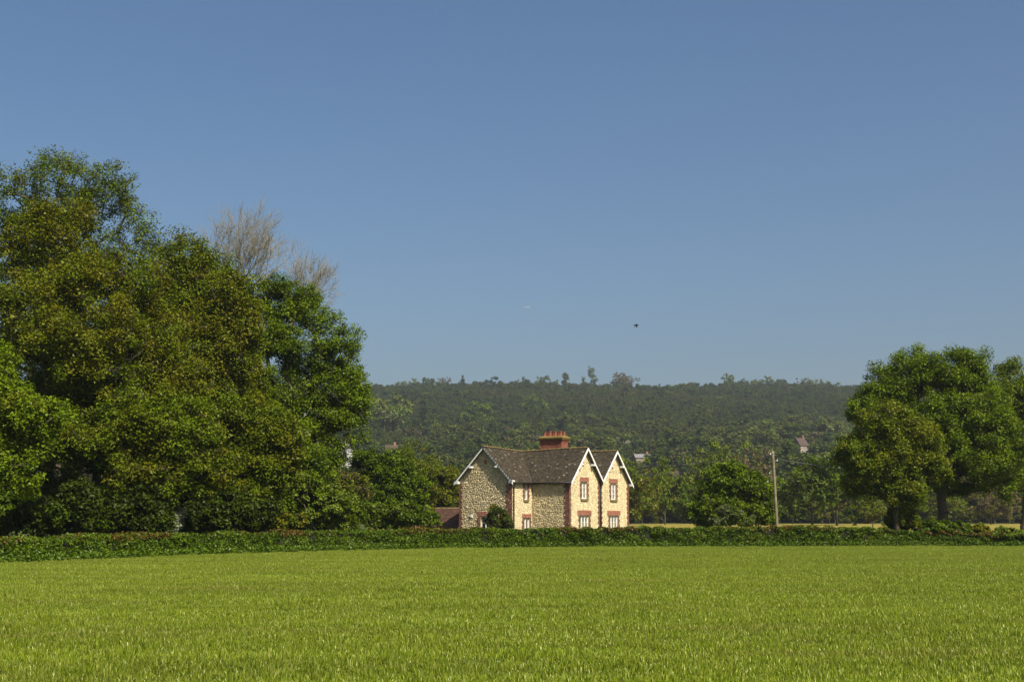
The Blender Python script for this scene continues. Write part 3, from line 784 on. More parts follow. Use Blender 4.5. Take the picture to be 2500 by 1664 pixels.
# ================================================================== HEDGE
hb_px = [(-160, 1388), (0, 1377), (424, 1358), (743, 1347.6), (1061, 1340), (1379, 1336.5), (1804, 1335), (2110, 1334.5), (2330, 1334), (2540, 1335)]
ht_px = [1318, 1311, 1299, 1294.5, 1289, 1287, 1283.5, 1284, 1297, 1303]
hb = [gpoint(*q) for q in hb_px]
hh = [at(hb_px[i][0], ht_px[i], hb[i].y + .35).z for i in range(len(hb))]
hp = np.array([[q.x, q.y] for q in hb]); hs = np.concatenate([[0], np.cumsum(np.linalg.norm(np.diff(hp, axis=0), axis=1))])
def hedge_at(s):
    x = np.interp(s, hs, hp[:, 0]); y = np.interp(s, hs, hp[:, 1]); h = np.interp(s, hs, hh); return x, y, h
hedge = empty('clipped_hedge', hb[4]); tag(hedge, 'long clipped green field hedge running across in front of the cottage', 'hedge')
r = np.random.default_rng(21)
n = 165000; s = r.random(n) * hs[-1]
x, y, h = hedge_at(s)
x2, y2, _ = hedge_at(np.clip(s + .5, 0, hs[-1])); x1, y1, _ = hedge_at(np.clip(s - .5, 0, hs[-1]))
tx, ty = x2 - x1, y2 - y1; L = np.hypot(tx, ty); nx, ny = -ty / L, tx / L      # normal pointing away from the camera
u = r.random(n); thick = 1.5
def vnoise(a, b, sd):
    T = np.random.default_rng(sd).random((256, 256)); i, j = np.floor(a).astype(int), np.floor(b).astype(int); u, v = a - i, b - j
    u, v = u * u * (3 - 2 * u), v * v * (3 - 2 * v); g_ = lambda p, q: T[p % 256, q % 256]
    return (g_(i, j) * (1 - u) + g_(i + 1, j) * u) * (1 - v) + (g_(i, j + 1) * (1 - u) + g_(i + 1, j + 1) * u) * v
def lump(s, q): return .34 * (vnoise(s / .8, q * 1.1, 1) - .5) + .22 * (vnoise(s / .33, q * 2.2, 2) - .5)
h = h - .07 + .07 * np.sin(s * .9) * np.sin(s * .37 + 1) + .04 * np.sin(s * 5.3)
front = u < .58; top = (u >= .58) & (u < .90); back = u >= .90
q = r.random(n)
dep = np.where(front, (.10 + lump(s, q * 2) + .35 * (1 - q) * 0) + np.abs(r.normal(0, .10, n)) + .18 * q ** 3, np.where(top, .15 + q * (thick - .25), thick - np.abs(r.normal(0, .1, n))))
zz = np.where(top, h - np.abs(r.normal(0, .09, n)) + .06 * np.sin(s * 7) - .25 * np.clip(.35 - dep, 0, 1), q * h)
zz += np.where(top & (r.random(n) < .025), r.random(n) * .13, 0)
foot = (r.random(n) < .10) & front
dep = np.where(foot, -r.random(n) * .5, dep); zz = np.where(foot, r.random(n) * .35, zz)
c = np.stack([x + nx * dep, y + ny * dep, zz], 1) - np.array(hb[4])
pal = np.array([(0.084, 0.136, 0.005), (0.060, 0.106, 0.004), (0.104, 0.160, 0.007), (0.13, 0.172, 0.016)])
pn = 5 * (vnoise(s / 1.6, zz * 1.2, 3) - .5) + 4 * (vnoise(s / .5, zz * 3, 4) - .5) + r.normal(0, 1.0, n)
cl_ = pal[np.clip(((pn + 3) / 1.7).astype(int), 0, 3)] * (.7 + .6 * r.random(n))[:, None]
red = top & (np.sin(s * .55) + .6 * np.sin(s * 1.9 + 1) + r.normal(0, .7, n) > .35)
cl_[red] = np.array((0.13, 0.075, 0.016)) * (.7 + .6 * r.random(red.sum()))[:, None]
cl_[foot] = np.array((0.075, 0.125, 0.006)) * (.8 + .5 * r.random(foot.sum()))[:, None]
link(bpy.data.objects.new('foliage', leaf_mesh('hedge_foliage', c, .115, .085, cl_, r, M['hedge_leaf'], .2)), hedge)
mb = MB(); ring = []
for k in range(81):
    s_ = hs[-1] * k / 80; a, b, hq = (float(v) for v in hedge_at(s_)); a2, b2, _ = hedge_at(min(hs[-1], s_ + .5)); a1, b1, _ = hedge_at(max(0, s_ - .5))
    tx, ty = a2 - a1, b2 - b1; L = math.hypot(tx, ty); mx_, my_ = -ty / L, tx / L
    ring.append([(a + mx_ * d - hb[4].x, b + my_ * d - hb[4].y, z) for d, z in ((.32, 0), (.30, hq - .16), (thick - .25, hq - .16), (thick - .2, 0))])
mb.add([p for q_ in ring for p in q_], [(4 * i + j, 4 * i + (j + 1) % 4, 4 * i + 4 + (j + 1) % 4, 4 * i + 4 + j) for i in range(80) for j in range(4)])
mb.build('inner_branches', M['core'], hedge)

# ================================================================== FIELD GRASS
TEMPL = bpy.data.collections.new('grass_patches')       # shared blade tufts, only instanced
def grass_patch(seed, n, rad, hgt, wid, pal):
    r = np.random.default_rng(seed)
    a = r.random(n) * 2 * math.pi; q = rad * np.sqrt(r.random(n)); c = np.stack([q * np.cos(a), q * np.sin(a), np.zeros(n)], 1)
    d = unit(n, r); d[:, 2] = 0; H = hgt * (.55 + .6 * r.random(n)); bend = .25 + .7 * r.random(n)
    sd = np.stack([-d[:, 1], d[:, 0], np.zeros(n)], 1); th = r.random(n) * 6.28
    sd = np.stack([np.cos(th), np.sin(th), np.zeros(n)], 1); W = (wid * (.6 + .7 * r.random(n)))[:, None]
    m = c + d * (H * bend * .25)[:, None] + np.array([0, 0, 1]) * (H * .6)[:, None]
    t = c + d * (H * bend * .8)[:, None] + np.array([0, 0, 1]) * (H * (1 - .25 * bend))[:, None]
    v = np.stack([c - sd * W / 2, c + sd * W / 2, m + sd * W * .42, t, m - sd * W * .42], 1).reshape(-1, 3)
    k = np.arange(n)[:, None] * 5
    idx = np.concatenate([k + np.array([[0, 1, 2]]), k + np.array([[0, 2, 4]]), k + np.array([[4, 2, 3]])], 0).ravel()
    pal = np.array(pal); cc = pal[r.choice(len(pal), size=n, p=[.42, .30, .20, .08])] * (.75 + .5 * r.random(n))[:, None]
    o = bpy.data.objects.new('tuft', raw_mesh('tuft', v, idx, 3, M['grass'], np.repeat(cc, 5, axis=0))); TEMPL.objects.link(o)
GP = [(0.204, 0.262, 0.013), (0.158, 0.224, 0.011), (0.250, 0.300, 0.022), (0.36, 0.36, 0.085)]
for k in range(6): grass_patch(40 + k, 860, .62, .078, .0078, GP)
def scatter_gn(name, pts, rots, scl, coll, idx):
    me = raw_mesh_points(name, pts, rots, scl, idx)
    o = link(bpy.data.objects.new(name, me))
    ng = bpy.data.node_groups.new(name, 'GeometryNodeTree')
    ng.interface.new_socket('Geometry', in_out='INPUT', socket_type='NodeSocketGeometry'); ng.interface.new_socket('Geometry', in_out='OUTPUT', socket_type='NodeSocketGeometry')
    gi, go = ng.nodes.new('NodeGroupInput'), ng.nodes.new('NodeGroupOutput')
    ci = ng.nodes.new('GeometryNodeCollectionInfo'); ci.inputs[0].default_value = coll
    ci.inputs['Separate Children'].default_value = True; ci.inputs['Reset Children'].default_value = True
    ip = ng.nodes.new('GeometryNodeInstanceOnPoints'); ip.inputs['Pick Instance'].default_value = True
    def attr(nm, t):
        a = ng.nodes.new('GeometryNodeInputNamedAttribute'); a.data_type = t; a.inputs[0].default_value = nm; return a.outputs[0]
    ng.links.new(gi.outputs[0], ip.inputs['Points']); ng.links.new(ci.outputs[0], ip.inputs['Instance'])
    ng.links.new(attr('pick', 'INT'), ip.inputs['Instance Index']); ng.links.new(attr('scl', 'FLOAT_VECTOR'), ip.inputs['Scale'])
    ng.links.new(attr('rot', 'FLOAT_VECTOR'), ip.inputs['Rotation']); ng.links.new(ip.outputs[0], go.inputs[0])
    o.modifiers.new('scatter', 'NODES').node_group = ng
    return o
def raw_mesh_points(name, pts, rots, scl, idx):
    me = bpy.data.meshes.new(name); me.vertices.add(len(pts)); me.vertices.foreach_set('co', np.asarray(pts, np.float32).ravel())
    a = me.attributes.new('rot', 'FLOAT_VECTOR', 'POINT'); a.data.foreach_set('vector', np.asarray(rots, np.float32).ravel())
    a = me.attributes.new('scl', 'FLOAT_VECTOR', 'POINT'); a.data.foreach_set('vector', np.asarray(scl, np.float32).ravel())
    a = me.attributes.new('pick', 'INT', 'POINT'); a.data.foreach_set('value', np.asarray(idx, np.int32)); return me
r = np.random.default_rng(9); pts = []
yy = 10.0
while yy < 92:
    step = .62; wid_ = yy * .40 + 4
    for xx in np.arange(-wid_, wid_, step): pts.append((xx + r.uniform(-.28, .28), yy + r.uniform(-.28, .28)))
    yy += step
pts = np.array(pts)
order = np.argsort(hp[:, 0]); lim = np.interp(pts[:, 0], hp[order, 0], hp[order, 1])
far_lim = np.where(pts[:, 0] > hp[-1, 0], hp[-1, 1] + 8, lim + .2)
pts = pts[pts[:, 1] < far_lim]; n = len(pts)
near_edge = np.interp(pts[:, 0], hp[order, 0], hp[order, 1]) - pts[:, 1]
sz = 1 + .25 * r.random(n) + .25 * np.sin(pts[:, 0] * .31 + pts[:, 1] * .5) * .4 + np.where(near_edge < .9, .15, 0)
o = scatter_gn('field_grass', np.column_stack([pts, np.full(n, -.01)]), np.column_stack([r.normal(0, .05, n), r.normal(0, .05, n), r.random(n) * 6.28]),
               np.column_stack([np.ones(n) * 1.1, np.ones(n) * 1.1, sz]), TEMPL, r.integers(0, 6, n))
tag(o, 'short bright green grass covering the whole foreground field', 'grass', kind='stuff')

# ================================================================== UTILITY POLE
pb, pt = at(1898.5, 1281, 100.0), at(1886.5, 1100, 100.0); pb.z = 0
pole = empty('utility_pole', pb); tag(pole, 'leaning weathered wooden utility pole carrying thin wires beside the rounded bush', 'pole')
rel = lambda v: Vector(v) - pb
d_ = (pt - pb)
mp_ = MB(); mp_.tube([rel(pb) + Vector((0, 0, -.3))] + [d_ * k for k in (.1, .3, .5, .7, .9, 1.0)], [.115, .112, .108, .102, .098, .094, .09], 10); mp_.build('post', M['wood'], pole, smooth=True)
def arm(px, py, px2, py2, rad=.02, nm='bracket', mat='steel'):
    return MB().tube([rel(at(px, py, 99.9)), rel(at(px2, py2, 99.9))], rad, 6).build(nm, M[mat], pole)
arm(1880, 1106, 1890, 1106, .02); arm(1892, 1125, 1897, 1125); MB().tube([rel(at(1897, 1125, 99.9)), rel(at(1897, 1121, 99.9))], .035, 8).build('insulator', M['white'], pole)
MB().tube([rel(at(1881, 1105, 99.9)), rel(at(1881, 1109, 99.9))], .035, 8).build('insulator', M['white'], pole)
def wire(a, b, sagm, rad=.011):
    pts = []
    for k in range(17):
        t = k / 16; p = Vector(a) * (1 - t) + Vector(b) * t; p.z -= sagm * 4 * t * (1 - t); pts.append(p)
    return MB().tube(pts, rad, 5).build('wire', M['wire'], pole)
wire(rel(at(1897, 1120, 99.9)), rel(at(2520, 1165, 118)), .5)
wire(rel(at(1881, 1106, 99.9)), rel(at(1869, 1111, 60)) * 0 + rel(at(1430, 1130, 124)), .5)
wire(rel(at(1883, 1110, 99.9)), rel(at(1470, 1150, 128)), .7)
stay_b = at(1840, 1262, 106.5); stay_b.z = 0.0
st = wire(rel(at(1885, 1124, 99.9)), rel(stay_b), 0, .018); st.name = 'stay_wire'
for k in (.14, .24): 
    q = rel(at(1885, 1124, 99.9)).lerp(rel(stay_b), k); MB().tube([q + Vector((0, 0, .05)), q - Vector((0, 0, .05))], [.045, .04], 8).build('insulator', M['white'], pole)

# ================================================================== TREES AND SHRUBS (near)
def lob(*a): return tuple(P(v) if i < 4 else v for i, v in enumerate(a))
GL = 'trees of the left-hand copse'
LT = [
 ('broad_tree', 'tall airy green tree at far left whose top is the highest in view', [lob(120, 440, 110, 95), lob(250, 450, 70, 90), lob(20, 470, 90, 90), lob(300, 540, 62, 80), lob(335, 560, 30, 55), lob(140, 560, 130, 100), lob(60, 700, 150, 150), lob(240, 700, 120, 120)], 86, P(130), [(GREEN, 5), (OLIVE, 3), (DEEP, 1)], 400, 78, .95, 1, .42, 7.0),
 ('oak_tree', 'large olive-brown oak in front of the tallest left-hand tree', [lob(120, 560, 120, 100), lob(250, 660, 120, 90, -2), lob(60, 720, 130, 110, -3), lob(210, 790, 150, 110, -4), lob(330, 740, 90, 110), lob(300, 900, 140, 100), lob(150, 940, 140, 100), lob(380, 870, 110, 100)], 72, P(190), [(OLIVE, 5), (BROWN, 4), (GREEN, 2), (YELL, 1)], 430, 165, .95, 2, .45, 4.0),
 ('oak_tree', 'green-topped oak between the tall left tree and the bare ash', [lob(425, 590, 60, 65), lob(395, 660, 70, 70), lob(470, 640, 60, 70), lob(420, 760, 110, 120), lob(510, 720, 70, 110), lob(400, 880, 110, 110)], 80, P(420), [(GREEN, 4), (OLIVE, 4), (BROWN, 2)], 300, 150, .95, 3, .36, 6.0),
 ('oak_tree', 'brownish thin-leaved oak standing before the bare ash trunk', [lob(530, 690, 60, 80), lob(480, 800, 90, 90), lob(560, 790, 60, 90), lob(470, 900, 90, 80)], 77, P(500), [(BROWN, 4), (OLIVE, 5), (GREEN, 1)], 190, 120, .9, 4, .3, 5.5),
 ('oak_tree', 'bright green oak at the right edge of the left copse', [lob(640, 680, 55, 55), lob(720, 720, 60, 55), lob(600, 760, 70, 80), lob(690, 800, 90, 60), lob(780, 800, 50, 60), lob(650, 900, 90, 55), lob(770, 880, 65, 60), lob(815, 900, 38, 70), lob(720, 970, 70, 50), lob(800, 985, 50, 60), lob(740, 1060, 60, 50), lob(640, 990, 60, 60)], 90, P(640), [(GREEN, 4), (BRIGHT, 4), (DEEP, 1)], 330, 165, .85, 5, .5, 5.0),
 ('maple_tree', 'bright yellow-green tree cut by the left edge of the photo', [lob(-10, 880, 60, 80), lob(30, 960, 80, 60), lob(-20, 1010, 80, 90), lob(40, 1070, 60, 60), lob(-60, 900, 100, 150), lob(100, 960, 50, 40)], 61, P(-30), [(BRIGHT, 6), (GREEN, 3), (YELL, 1)], 190, 170, .75, 6, .28, 3.5),
 ('oak_tree', 'olive oak with low drooping limbs over the left part of the hedge', [lob(330, 960, 110, 70), lob(230, 1020, 110, 60), lob(420, 1000, 90, 80), lob(350, 1080, 110, 60), lob(480, 1060, 70, 80), lob(150, 1010, 70, 60)], 67, P(330), [(OLIVE, 6), (GREEN, 4), (BROWN, 2), (BRIGHT, 1)], 260, 160, .8, 7, .36, 3.0),
 ('oak_tree', 'rust-tinged oak just left of the bright green oak', [lob(560, 960, 70, 55), lob(620, 990, 60, 65), lob(530, 1040, 80, 70), lob(610, 1080, 70, 70), lob(660, 1040, 40, 60), lob(560, 1130, 80, 60)], 74, P(575), [(BROWN, 3), (OLIVE, 6), (GREEN, 4)], 240, 160, .78, 8, .33, 3.0),
 ('oak_tree', 'dark green oak deep in the left copse behind the olive crowns', [lob(470, 1000, 120, 110), lob(250, 1050, 150, 110), lob(60, 1080, 130, 100), lob(620, 1080, 100, 100), lob(350, 1150, 200, 60), lob(100, 1160, 150, 50)], 92, P(350), [(DEEP, 5), (GREEN, 3)], 260, 130, 1.15, 9, .4, 4.0),
]
for nm, lb, lobes, D, bx, cols, nc, per, cr, sd, tr, fh in LT:
    make_tree(nm, lb, 'tree', lobes, D, bx, cols, nc, per, cr, sd, tr, fork_h=fh, group=GL)
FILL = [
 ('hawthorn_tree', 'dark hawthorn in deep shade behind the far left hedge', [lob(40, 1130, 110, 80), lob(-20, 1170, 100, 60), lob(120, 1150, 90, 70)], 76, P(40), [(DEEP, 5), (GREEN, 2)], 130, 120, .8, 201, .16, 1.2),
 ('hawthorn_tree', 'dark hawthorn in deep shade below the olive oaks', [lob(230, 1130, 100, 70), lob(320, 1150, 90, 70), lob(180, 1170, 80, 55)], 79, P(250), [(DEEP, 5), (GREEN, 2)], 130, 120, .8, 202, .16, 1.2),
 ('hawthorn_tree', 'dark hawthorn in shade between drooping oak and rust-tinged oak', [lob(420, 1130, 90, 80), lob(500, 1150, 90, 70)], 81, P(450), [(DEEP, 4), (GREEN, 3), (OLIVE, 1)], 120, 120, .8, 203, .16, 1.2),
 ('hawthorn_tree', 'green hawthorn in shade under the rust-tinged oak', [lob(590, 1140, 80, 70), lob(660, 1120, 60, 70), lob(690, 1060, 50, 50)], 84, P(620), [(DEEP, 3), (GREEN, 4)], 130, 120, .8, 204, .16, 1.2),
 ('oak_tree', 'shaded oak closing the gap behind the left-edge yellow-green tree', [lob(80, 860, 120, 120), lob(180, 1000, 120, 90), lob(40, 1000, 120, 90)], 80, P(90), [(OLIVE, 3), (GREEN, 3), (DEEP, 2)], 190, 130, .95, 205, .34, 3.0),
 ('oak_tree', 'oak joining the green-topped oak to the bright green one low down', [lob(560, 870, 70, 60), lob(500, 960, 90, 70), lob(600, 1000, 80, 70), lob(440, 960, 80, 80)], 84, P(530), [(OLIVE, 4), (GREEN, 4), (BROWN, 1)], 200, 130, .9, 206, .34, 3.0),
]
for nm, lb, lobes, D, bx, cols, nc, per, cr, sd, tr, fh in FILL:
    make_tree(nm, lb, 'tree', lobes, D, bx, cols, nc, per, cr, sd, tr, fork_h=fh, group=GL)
# shrubs along the back of the hedge
SHADE_LEAF = (0.034, 0.052, 0.003)  # deep understory shade painted in as near-black leaves
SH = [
 ('shade_bush', 'bush painted near-black for shade behind the hedge under the left-edge tree', [lob(90, 1185, 70, 40), lob(160, 1180, 60, 45), lob(180, 1150, 40, 40)], 64.5, [(SHADE_LEAF, 4), (DEEP, 1)], 90, 110, .6),
 ('shade_bush', 'bush painted near-black for shade behind the hedge left of the white-flowering shrub', [lob(270, 1180, 70, 42), lob(340, 1190, 55, 35), lob(220, 1190, 50, 35), lob(330, 1150, 40, 40)], 65.9, [(SHADE_LEAF, 4), (DEEP, 1)], 100, 110, .6),
 ('shade_bush', 'bush painted near-black for shade behind the hedge right of the white-flowering shrub', [lob(470, 1185, 60, 40), lob(530, 1180, 60, 45), lob(580, 1185, 50, 40)], 71.5, [(SHADE_LEAF, 4), (DEEP, 1)], 80, 110, .6),
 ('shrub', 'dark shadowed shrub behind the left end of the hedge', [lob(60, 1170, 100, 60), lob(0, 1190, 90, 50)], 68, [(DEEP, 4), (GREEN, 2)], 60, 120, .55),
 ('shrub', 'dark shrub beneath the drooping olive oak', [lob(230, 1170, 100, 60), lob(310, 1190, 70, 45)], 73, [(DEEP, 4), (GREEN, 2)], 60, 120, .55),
 ('blossom_shrub', 'small white-flowering shrub showing over the hedge at left', [lob(402, 1196, 16, 26), lob(410, 1182, 10, 16)], 67.5, [(GREYG, 3), ((.32, .35, .22), 3)], 22, 90, .28),
 ('shrub', 'dark undergrowth bush between white-flowering shrub and rust-tinged oak', [lob(470, 1180, 80, 55), lob(540, 1190, 60, 45)], 78, [(DEEP, 4), (GREEN, 2)], 60, 110, .55),
 ('shrub', 'low brownish shrub behind the hedge left of the pale green bush', [lob(640, 1195, 60, 28), lob(590, 1200, 40, 22)], 75.5, [(BROWN, 3), (OLIVE, 3), (GREEN, 2)], 50, 110, .4),
 ('shrub', 'pale green elder bush below the bright green oak', [lob(700, 1140, 50, 60), lob(760, 1160, 45, 50), lob(785, 1165, 30, 35)], 80, [(PALE, 3), (GREEN, 4), (OLIVE, 2)], 90, 120, .5),
 ('thicket', 'twiggy grey-brown thicket under the bright green oak', [lob(740, 1120, 60, 45), lob(800, 1130, 50, 50), lob(690, 1100, 40, 40)], 100, [((.12, .10, .035), 4), (OLIVE, 3), (GREEN, 2)], 110, 70, .6),
 ('bramble', 'low dark bramble closing the gap under the twiggy thicket', [lob(640, 1195, 55, 26), lob(715, 1198, 60, 26), lob(790, 1198, 50, 26)], 94, [(DEEP, 3), (GREEN, 3), (OLIVE, 1)], 90, 100, .5),
 ('round_tree', 'dark green round-topped tree between copse and cottage', [lob(850, 1075, 50, 45), lob(900, 1080, 45, 40), lob(840, 1140, 50, 60), lob(935, 1120, 45, 50), lob(900, 1160, 75, 50)], 104, [(DEEP, 5), (GREEN, 4)], 190, 130, .72),
 ('shrub', 'leafy green bush under the dark round-topped tree beside the outbuilding', [lob(850, 1180, 50, 32), lob(930, 1185, 50, 30), lob(985, 1190, 26, 24)], 97, [(GREEN, 4), (PALE, 1), (DEEP, 2)], 80, 110, .5),
 ('willow_tree', 'soft olive tree rising left of the cottage gable', [lob(1010, 1110, 50, 45), lob(985, 1150, 40, 45), lob(1040, 1150, 30, 50), lob(960, 1090, 30, 40)], 142, [(OLIVE, 5), (YELL, 2), (BROWN, 2), (GREEN, 2)], 150, 110, .85),
 ('oak_tree', 'hazy olive tree behind the dark round-topped tree', [lob(950, 1050, 35, 35), lob(915, 1060, 40, 35), lob(980, 1090, 35, 40), lob(890, 1100, 60, 60)], 175, [(OLIVE, 5), (BROWN, 2), (GREEN, 3)], 140, 90, 1.0),
 ('wall_shrub', 'dark climbing shrub against the side gable beside its window', [(1216, 1262, 26, 20), (1232, 1278, 20, 22), (1203, 1280, 18, 18), (1212, 1246, 10, 12)], 121.8, [((.055, .06, .010), 4), (DEEP, 4), (BROWN, 1)], 70, 110, .36),
 ('bush', 'big rounded green bush left of the utility pole', [lob(1685, 1110, 60, 45), lob(1640, 1150, 52, 50), lob(1735, 1140, 45, 50), lob(1690, 1175, 85, 32), lob(1620, 1185, 38, 24), lob(1755, 1180, 28, 28)], 106, [(GREEN, 5), (BRIGHT, 2), (DEEP, 1)], 260, 140, .66),
 ('blossom_shrub', 'grey-green flowering shrub at the foot of the rounded bush', [lob(1680, 1183, 34, 24), lob(1710, 1192, 28, 16), lob(1665, 1195, 30, 14)], 101, [(GREYG, 4), (GREEN, 3)], 40, 90, .32),
]
for k, (nm, lb, lobes, D, cols, nc, per, cr) in enumerate(SH):
    bx = sum(q[0] for q in lobes) / len(lobes)
    make_tree(nm, lb, 'tree' if 'tree' in nm else 'shrub', lobes, D, bx, cols, nc, per, cr, 60 + k, .09 if D < 130 and 'tree' not in nm else .2, fork_h=.5 if 'tree' not in nm else 1.6,
              leaf=(.13, .095) if cr < .5 else (.165, .12), shell=.35, twig_k=3)
RT = [
 ('oak_tree', 'large domed dark green oak at right', [lob(2170, 850, 95, 60), lob(2030, 890, 50, 45), lob(1985, 950, 42, 42), lob(2095, 862, 70, 55), lob(2045, 880, 62, 58), lob(2215, 850, 55, 50), lob(2020, 930, 50, 50), lob(2245, 880, 45, 60), lob(2130, 940, 120, 70), lob(2240, 980, 90, 80), lob(2000, 960, 45, 35), lob(1960, 1000, 40, 40), lob(2290, 1080, 70, 70), lob(2200, 1080, 80, 60), lob(2275, 910, 50, 55), lob(2050, 1000, 80, 50), lob(2270, 960, 70, 60, -2.5), lob(2250, 1040, 75, 45, -3), lob(2310, 1000, 60, 60, -2), lob(2180, 960, 70, 55, -2)], 97, P(2172), [(GREEN, 6), (BRIGHT, 3), (DEEP, 1)], 520, 150, .85, 31, .5, 3.6),
 ('maple_tree', 'smaller olive-green tree standing before the large domed oak', [lob(2040, 970, 70, 45), lob(1980, 1040, 60, 45), lob(2090, 1020, 80, 60), lob(2040, 1070, 90, 50), lob(2130, 1080, 55, 45), lob(1990, 1110, 50, 40), lob(2080, 1130, 60, 35)], 90, P(2062), [(OLIVE, 4), (GREEN, 3), (YELL, 4)], 300, 135, .75, 32, .26, 2.6),
 ('oak_tree', 'green oak cut off by the right edge of the photo', [lob(2330, 880, 60, 50), lob(2400, 940, 90, 80), lob(2330, 1000, 70, 70), lob(2380, 1080, 80, 60), lob(2440, 860, 60, 60)], 106, P(2352), [(GREEN, 5), (OLIVE, 3), (BRIGHT, 2)], 260, 150, .85, 33, .42, 3.2),
]
for nm, lb, lobes, D, bx, cols, nc, per, cr, sd, tr, fh in RT:
    make_tree(nm, lb, 'tree', lobes, D, bx, cols, nc, per, cr, sd, tr, fork_h=fh, group='trees at the right-hand hedge end')
RS = [
 ('ivy_bush', 'light green ivy bush at the right end of the hedge', [lob(2320, 1232, 34, 18), lob(2305, 1240, 26, 12)], 90.5, [(PALE, 4), (GREEN, 3)], 40, 110, .34),
 ('bramble', 'dark green bramble under the large domed oak', [lob(2190, 1220, 45, 18), lob(2140, 1216, 40, 18), lob(2230, 1230, 26, 12)], 91, [(GREEN, 3), (DEEP, 4)], 60, 110, .4),
 ('bramble', 'rusty brown bramble between ivy bush and domed oak', [lob(2255, 1228, 32, 16)], 91, [(BROWN, 4), (OLIVE, 3)], 26, 100, .36),
 ('shrub', 'olive shrub round the foot of the smaller right-hand tree', [lob(2080, 1180, 34, 32), lob(2055, 1195, 20, 18)], 91, [(OLIVE, 3), (BROWN, 3), (GREEN, 2)], 40, 100, .4),
]
for k, (nm, lb, lobes, D, cols, nc, per, cr) in enumerate(RS):
    make_tree(nm, lb, 'shrub', lobes, D, sum(q[0] for q in lobes) / len(lobes), cols, nc, per, cr, 90 + k, .07, fork_h=.4, leaf=(.16, .11), shell=.35)

# bare ash: two leafless tops in the left copse
def bare_tree(name, label, D, base_px, tips_px, fork_px, seed, tr):
    r = np.random.default_rng(seed); b = at(base_px, HZ, D); b.z = gz(D)
    root = empty(name, b); tag(root, label, 'tree', GL)
    segs = []
    fk = np.array(at(fork_px[0], fork_px[1], D) - b)
    q0 = np.zeros(3); prev = q0; pr = tr
    for k in range(1, 9):
        t = k / 8; q = fk * t + np.array([math.sin(t * 3) * .5, 0, 0]) + r.normal(size=3) * .08; segs.append((prev, q, pr, tr * (1 - .55 * t))); prev, pr = q, tr * (1 - .55 * t)
    def grow(p, d, ln, rad, lev):
        q = p; rd = rad; n = 4
        for k in range(n):
            d = d + r.normal(size=3) * .10 + np.array([0, 0, .07]); d /= np.linalg.norm(d)
            q2 = q + d * ln / n; segs.append((q, q2, rd, rd * .84)); q = q2; rd *= .84
            if lev > 0 and k > 0:
                for _ in range(2 if lev > 1 else 3):
                    a = unit(1, r)[0]; dd = d + a * .95; dd[2] += .12; dd /= np.linalg.norm(dd)
                    grow(q, dd, ln * r.uniform(.45, .68), max(.009, rd * .5), lev - 1)
        if lev > 0: grow(q, d, ln * .6, rd * .9, lev - 1)
    for (px, py) in tips_px:
        t = np.array(at(px, py, D + r.uniform(-1.5, 1.5)) - b); d = t - fk; L = np.linalg.norm(d)
        grow(fk, d / L, L * .66, .085, 3)
    link(bpy.data.objects.new('branches', tubes_mesh('branches', segs, M['greybark'], 4)), root)
bare_tree('bare_ash_tree', 'leafless grey ash spreading fine twigs above the left copse', 88, P(505), [(P(545), P(512)), (P(588), P(545)), (P(630), P(575)), (P(662), P(620)), (P(508), P(560)), (P(565), P(590))], (P(518), P(705)), 51, .24)
bare_tree('bare_ash_tree', 'smaller leafless ash top beside the bright green oak', 93, P(640), [(P(712), P(630)), (P(738), P(642)), (P(756), P(670)), (P(692), P(665))], (P(665), P(755)), 52, .2)

# ================================================================== MID-DISTANCE AND FAR TREES
def template(seed, height, lobes, cols, ncl, per, cr, leaf, trunk_r, tw=2, bark='bark'):
    r = np.random.default_rng(seed)
    cl = sample_clumps(lobes, ncl, r, .45, 0, zmin=.3)
    segs = skeleton(cl, (0, 0, 0), (0, 0, height * .28), trunk_r, r, tip=.03) + (twigs(cl, cr, r, tw, .02) if tw else [])
    tm = tubes_mesh('trunk', segs, M[bark], 4)
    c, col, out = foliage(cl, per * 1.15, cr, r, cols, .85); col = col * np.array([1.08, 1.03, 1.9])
    return tm, leaf_mesh('crown', c, leaf[0], leaf[1], col, r, M['leaf'], out=out)
def lobes_round(seed, H, Wd, low=.08, n=10):
    r = np.random.default_rng(seed); L = []
    for k in range(n):
        a = r.random() * 6.28; q = r.random() ** .5 * .5 * Wd; z = H * (low + (1 - low) * (.06 + .8 * r.random()))
        s = Wd * r.uniform(.2, .32); L.append((q * math.cos(a), q * math.sin(a), min(z, H - s * .8), s, s, s * .8))
    L.append((0, 0, H * (low + .45 * (1 - low)), Wd * .36, Wd * .36, H * .32)); return L
def lobes_cone(H, Wd): return [(0, 0, H * z, Wd * .5 * (1.02 - z), Wd * .5 * (1.02 - z), H * .07) for z in (.12, .22, .32, .42, .52, .62, .72, .82, .92)]
def lobes_tall(seed, H, Wd):
    r = np.random.default_rng(seed)
    return [(r.uniform(-.18, .18) * Wd, r.uniform(-.18, .18) * Wd, H * z, Wd * .3, Wd * .3, H * .09) for z in (.3, .4, .5, .6, .7, .8, .9)]
HZC = lambda cs: cs
MID = {}
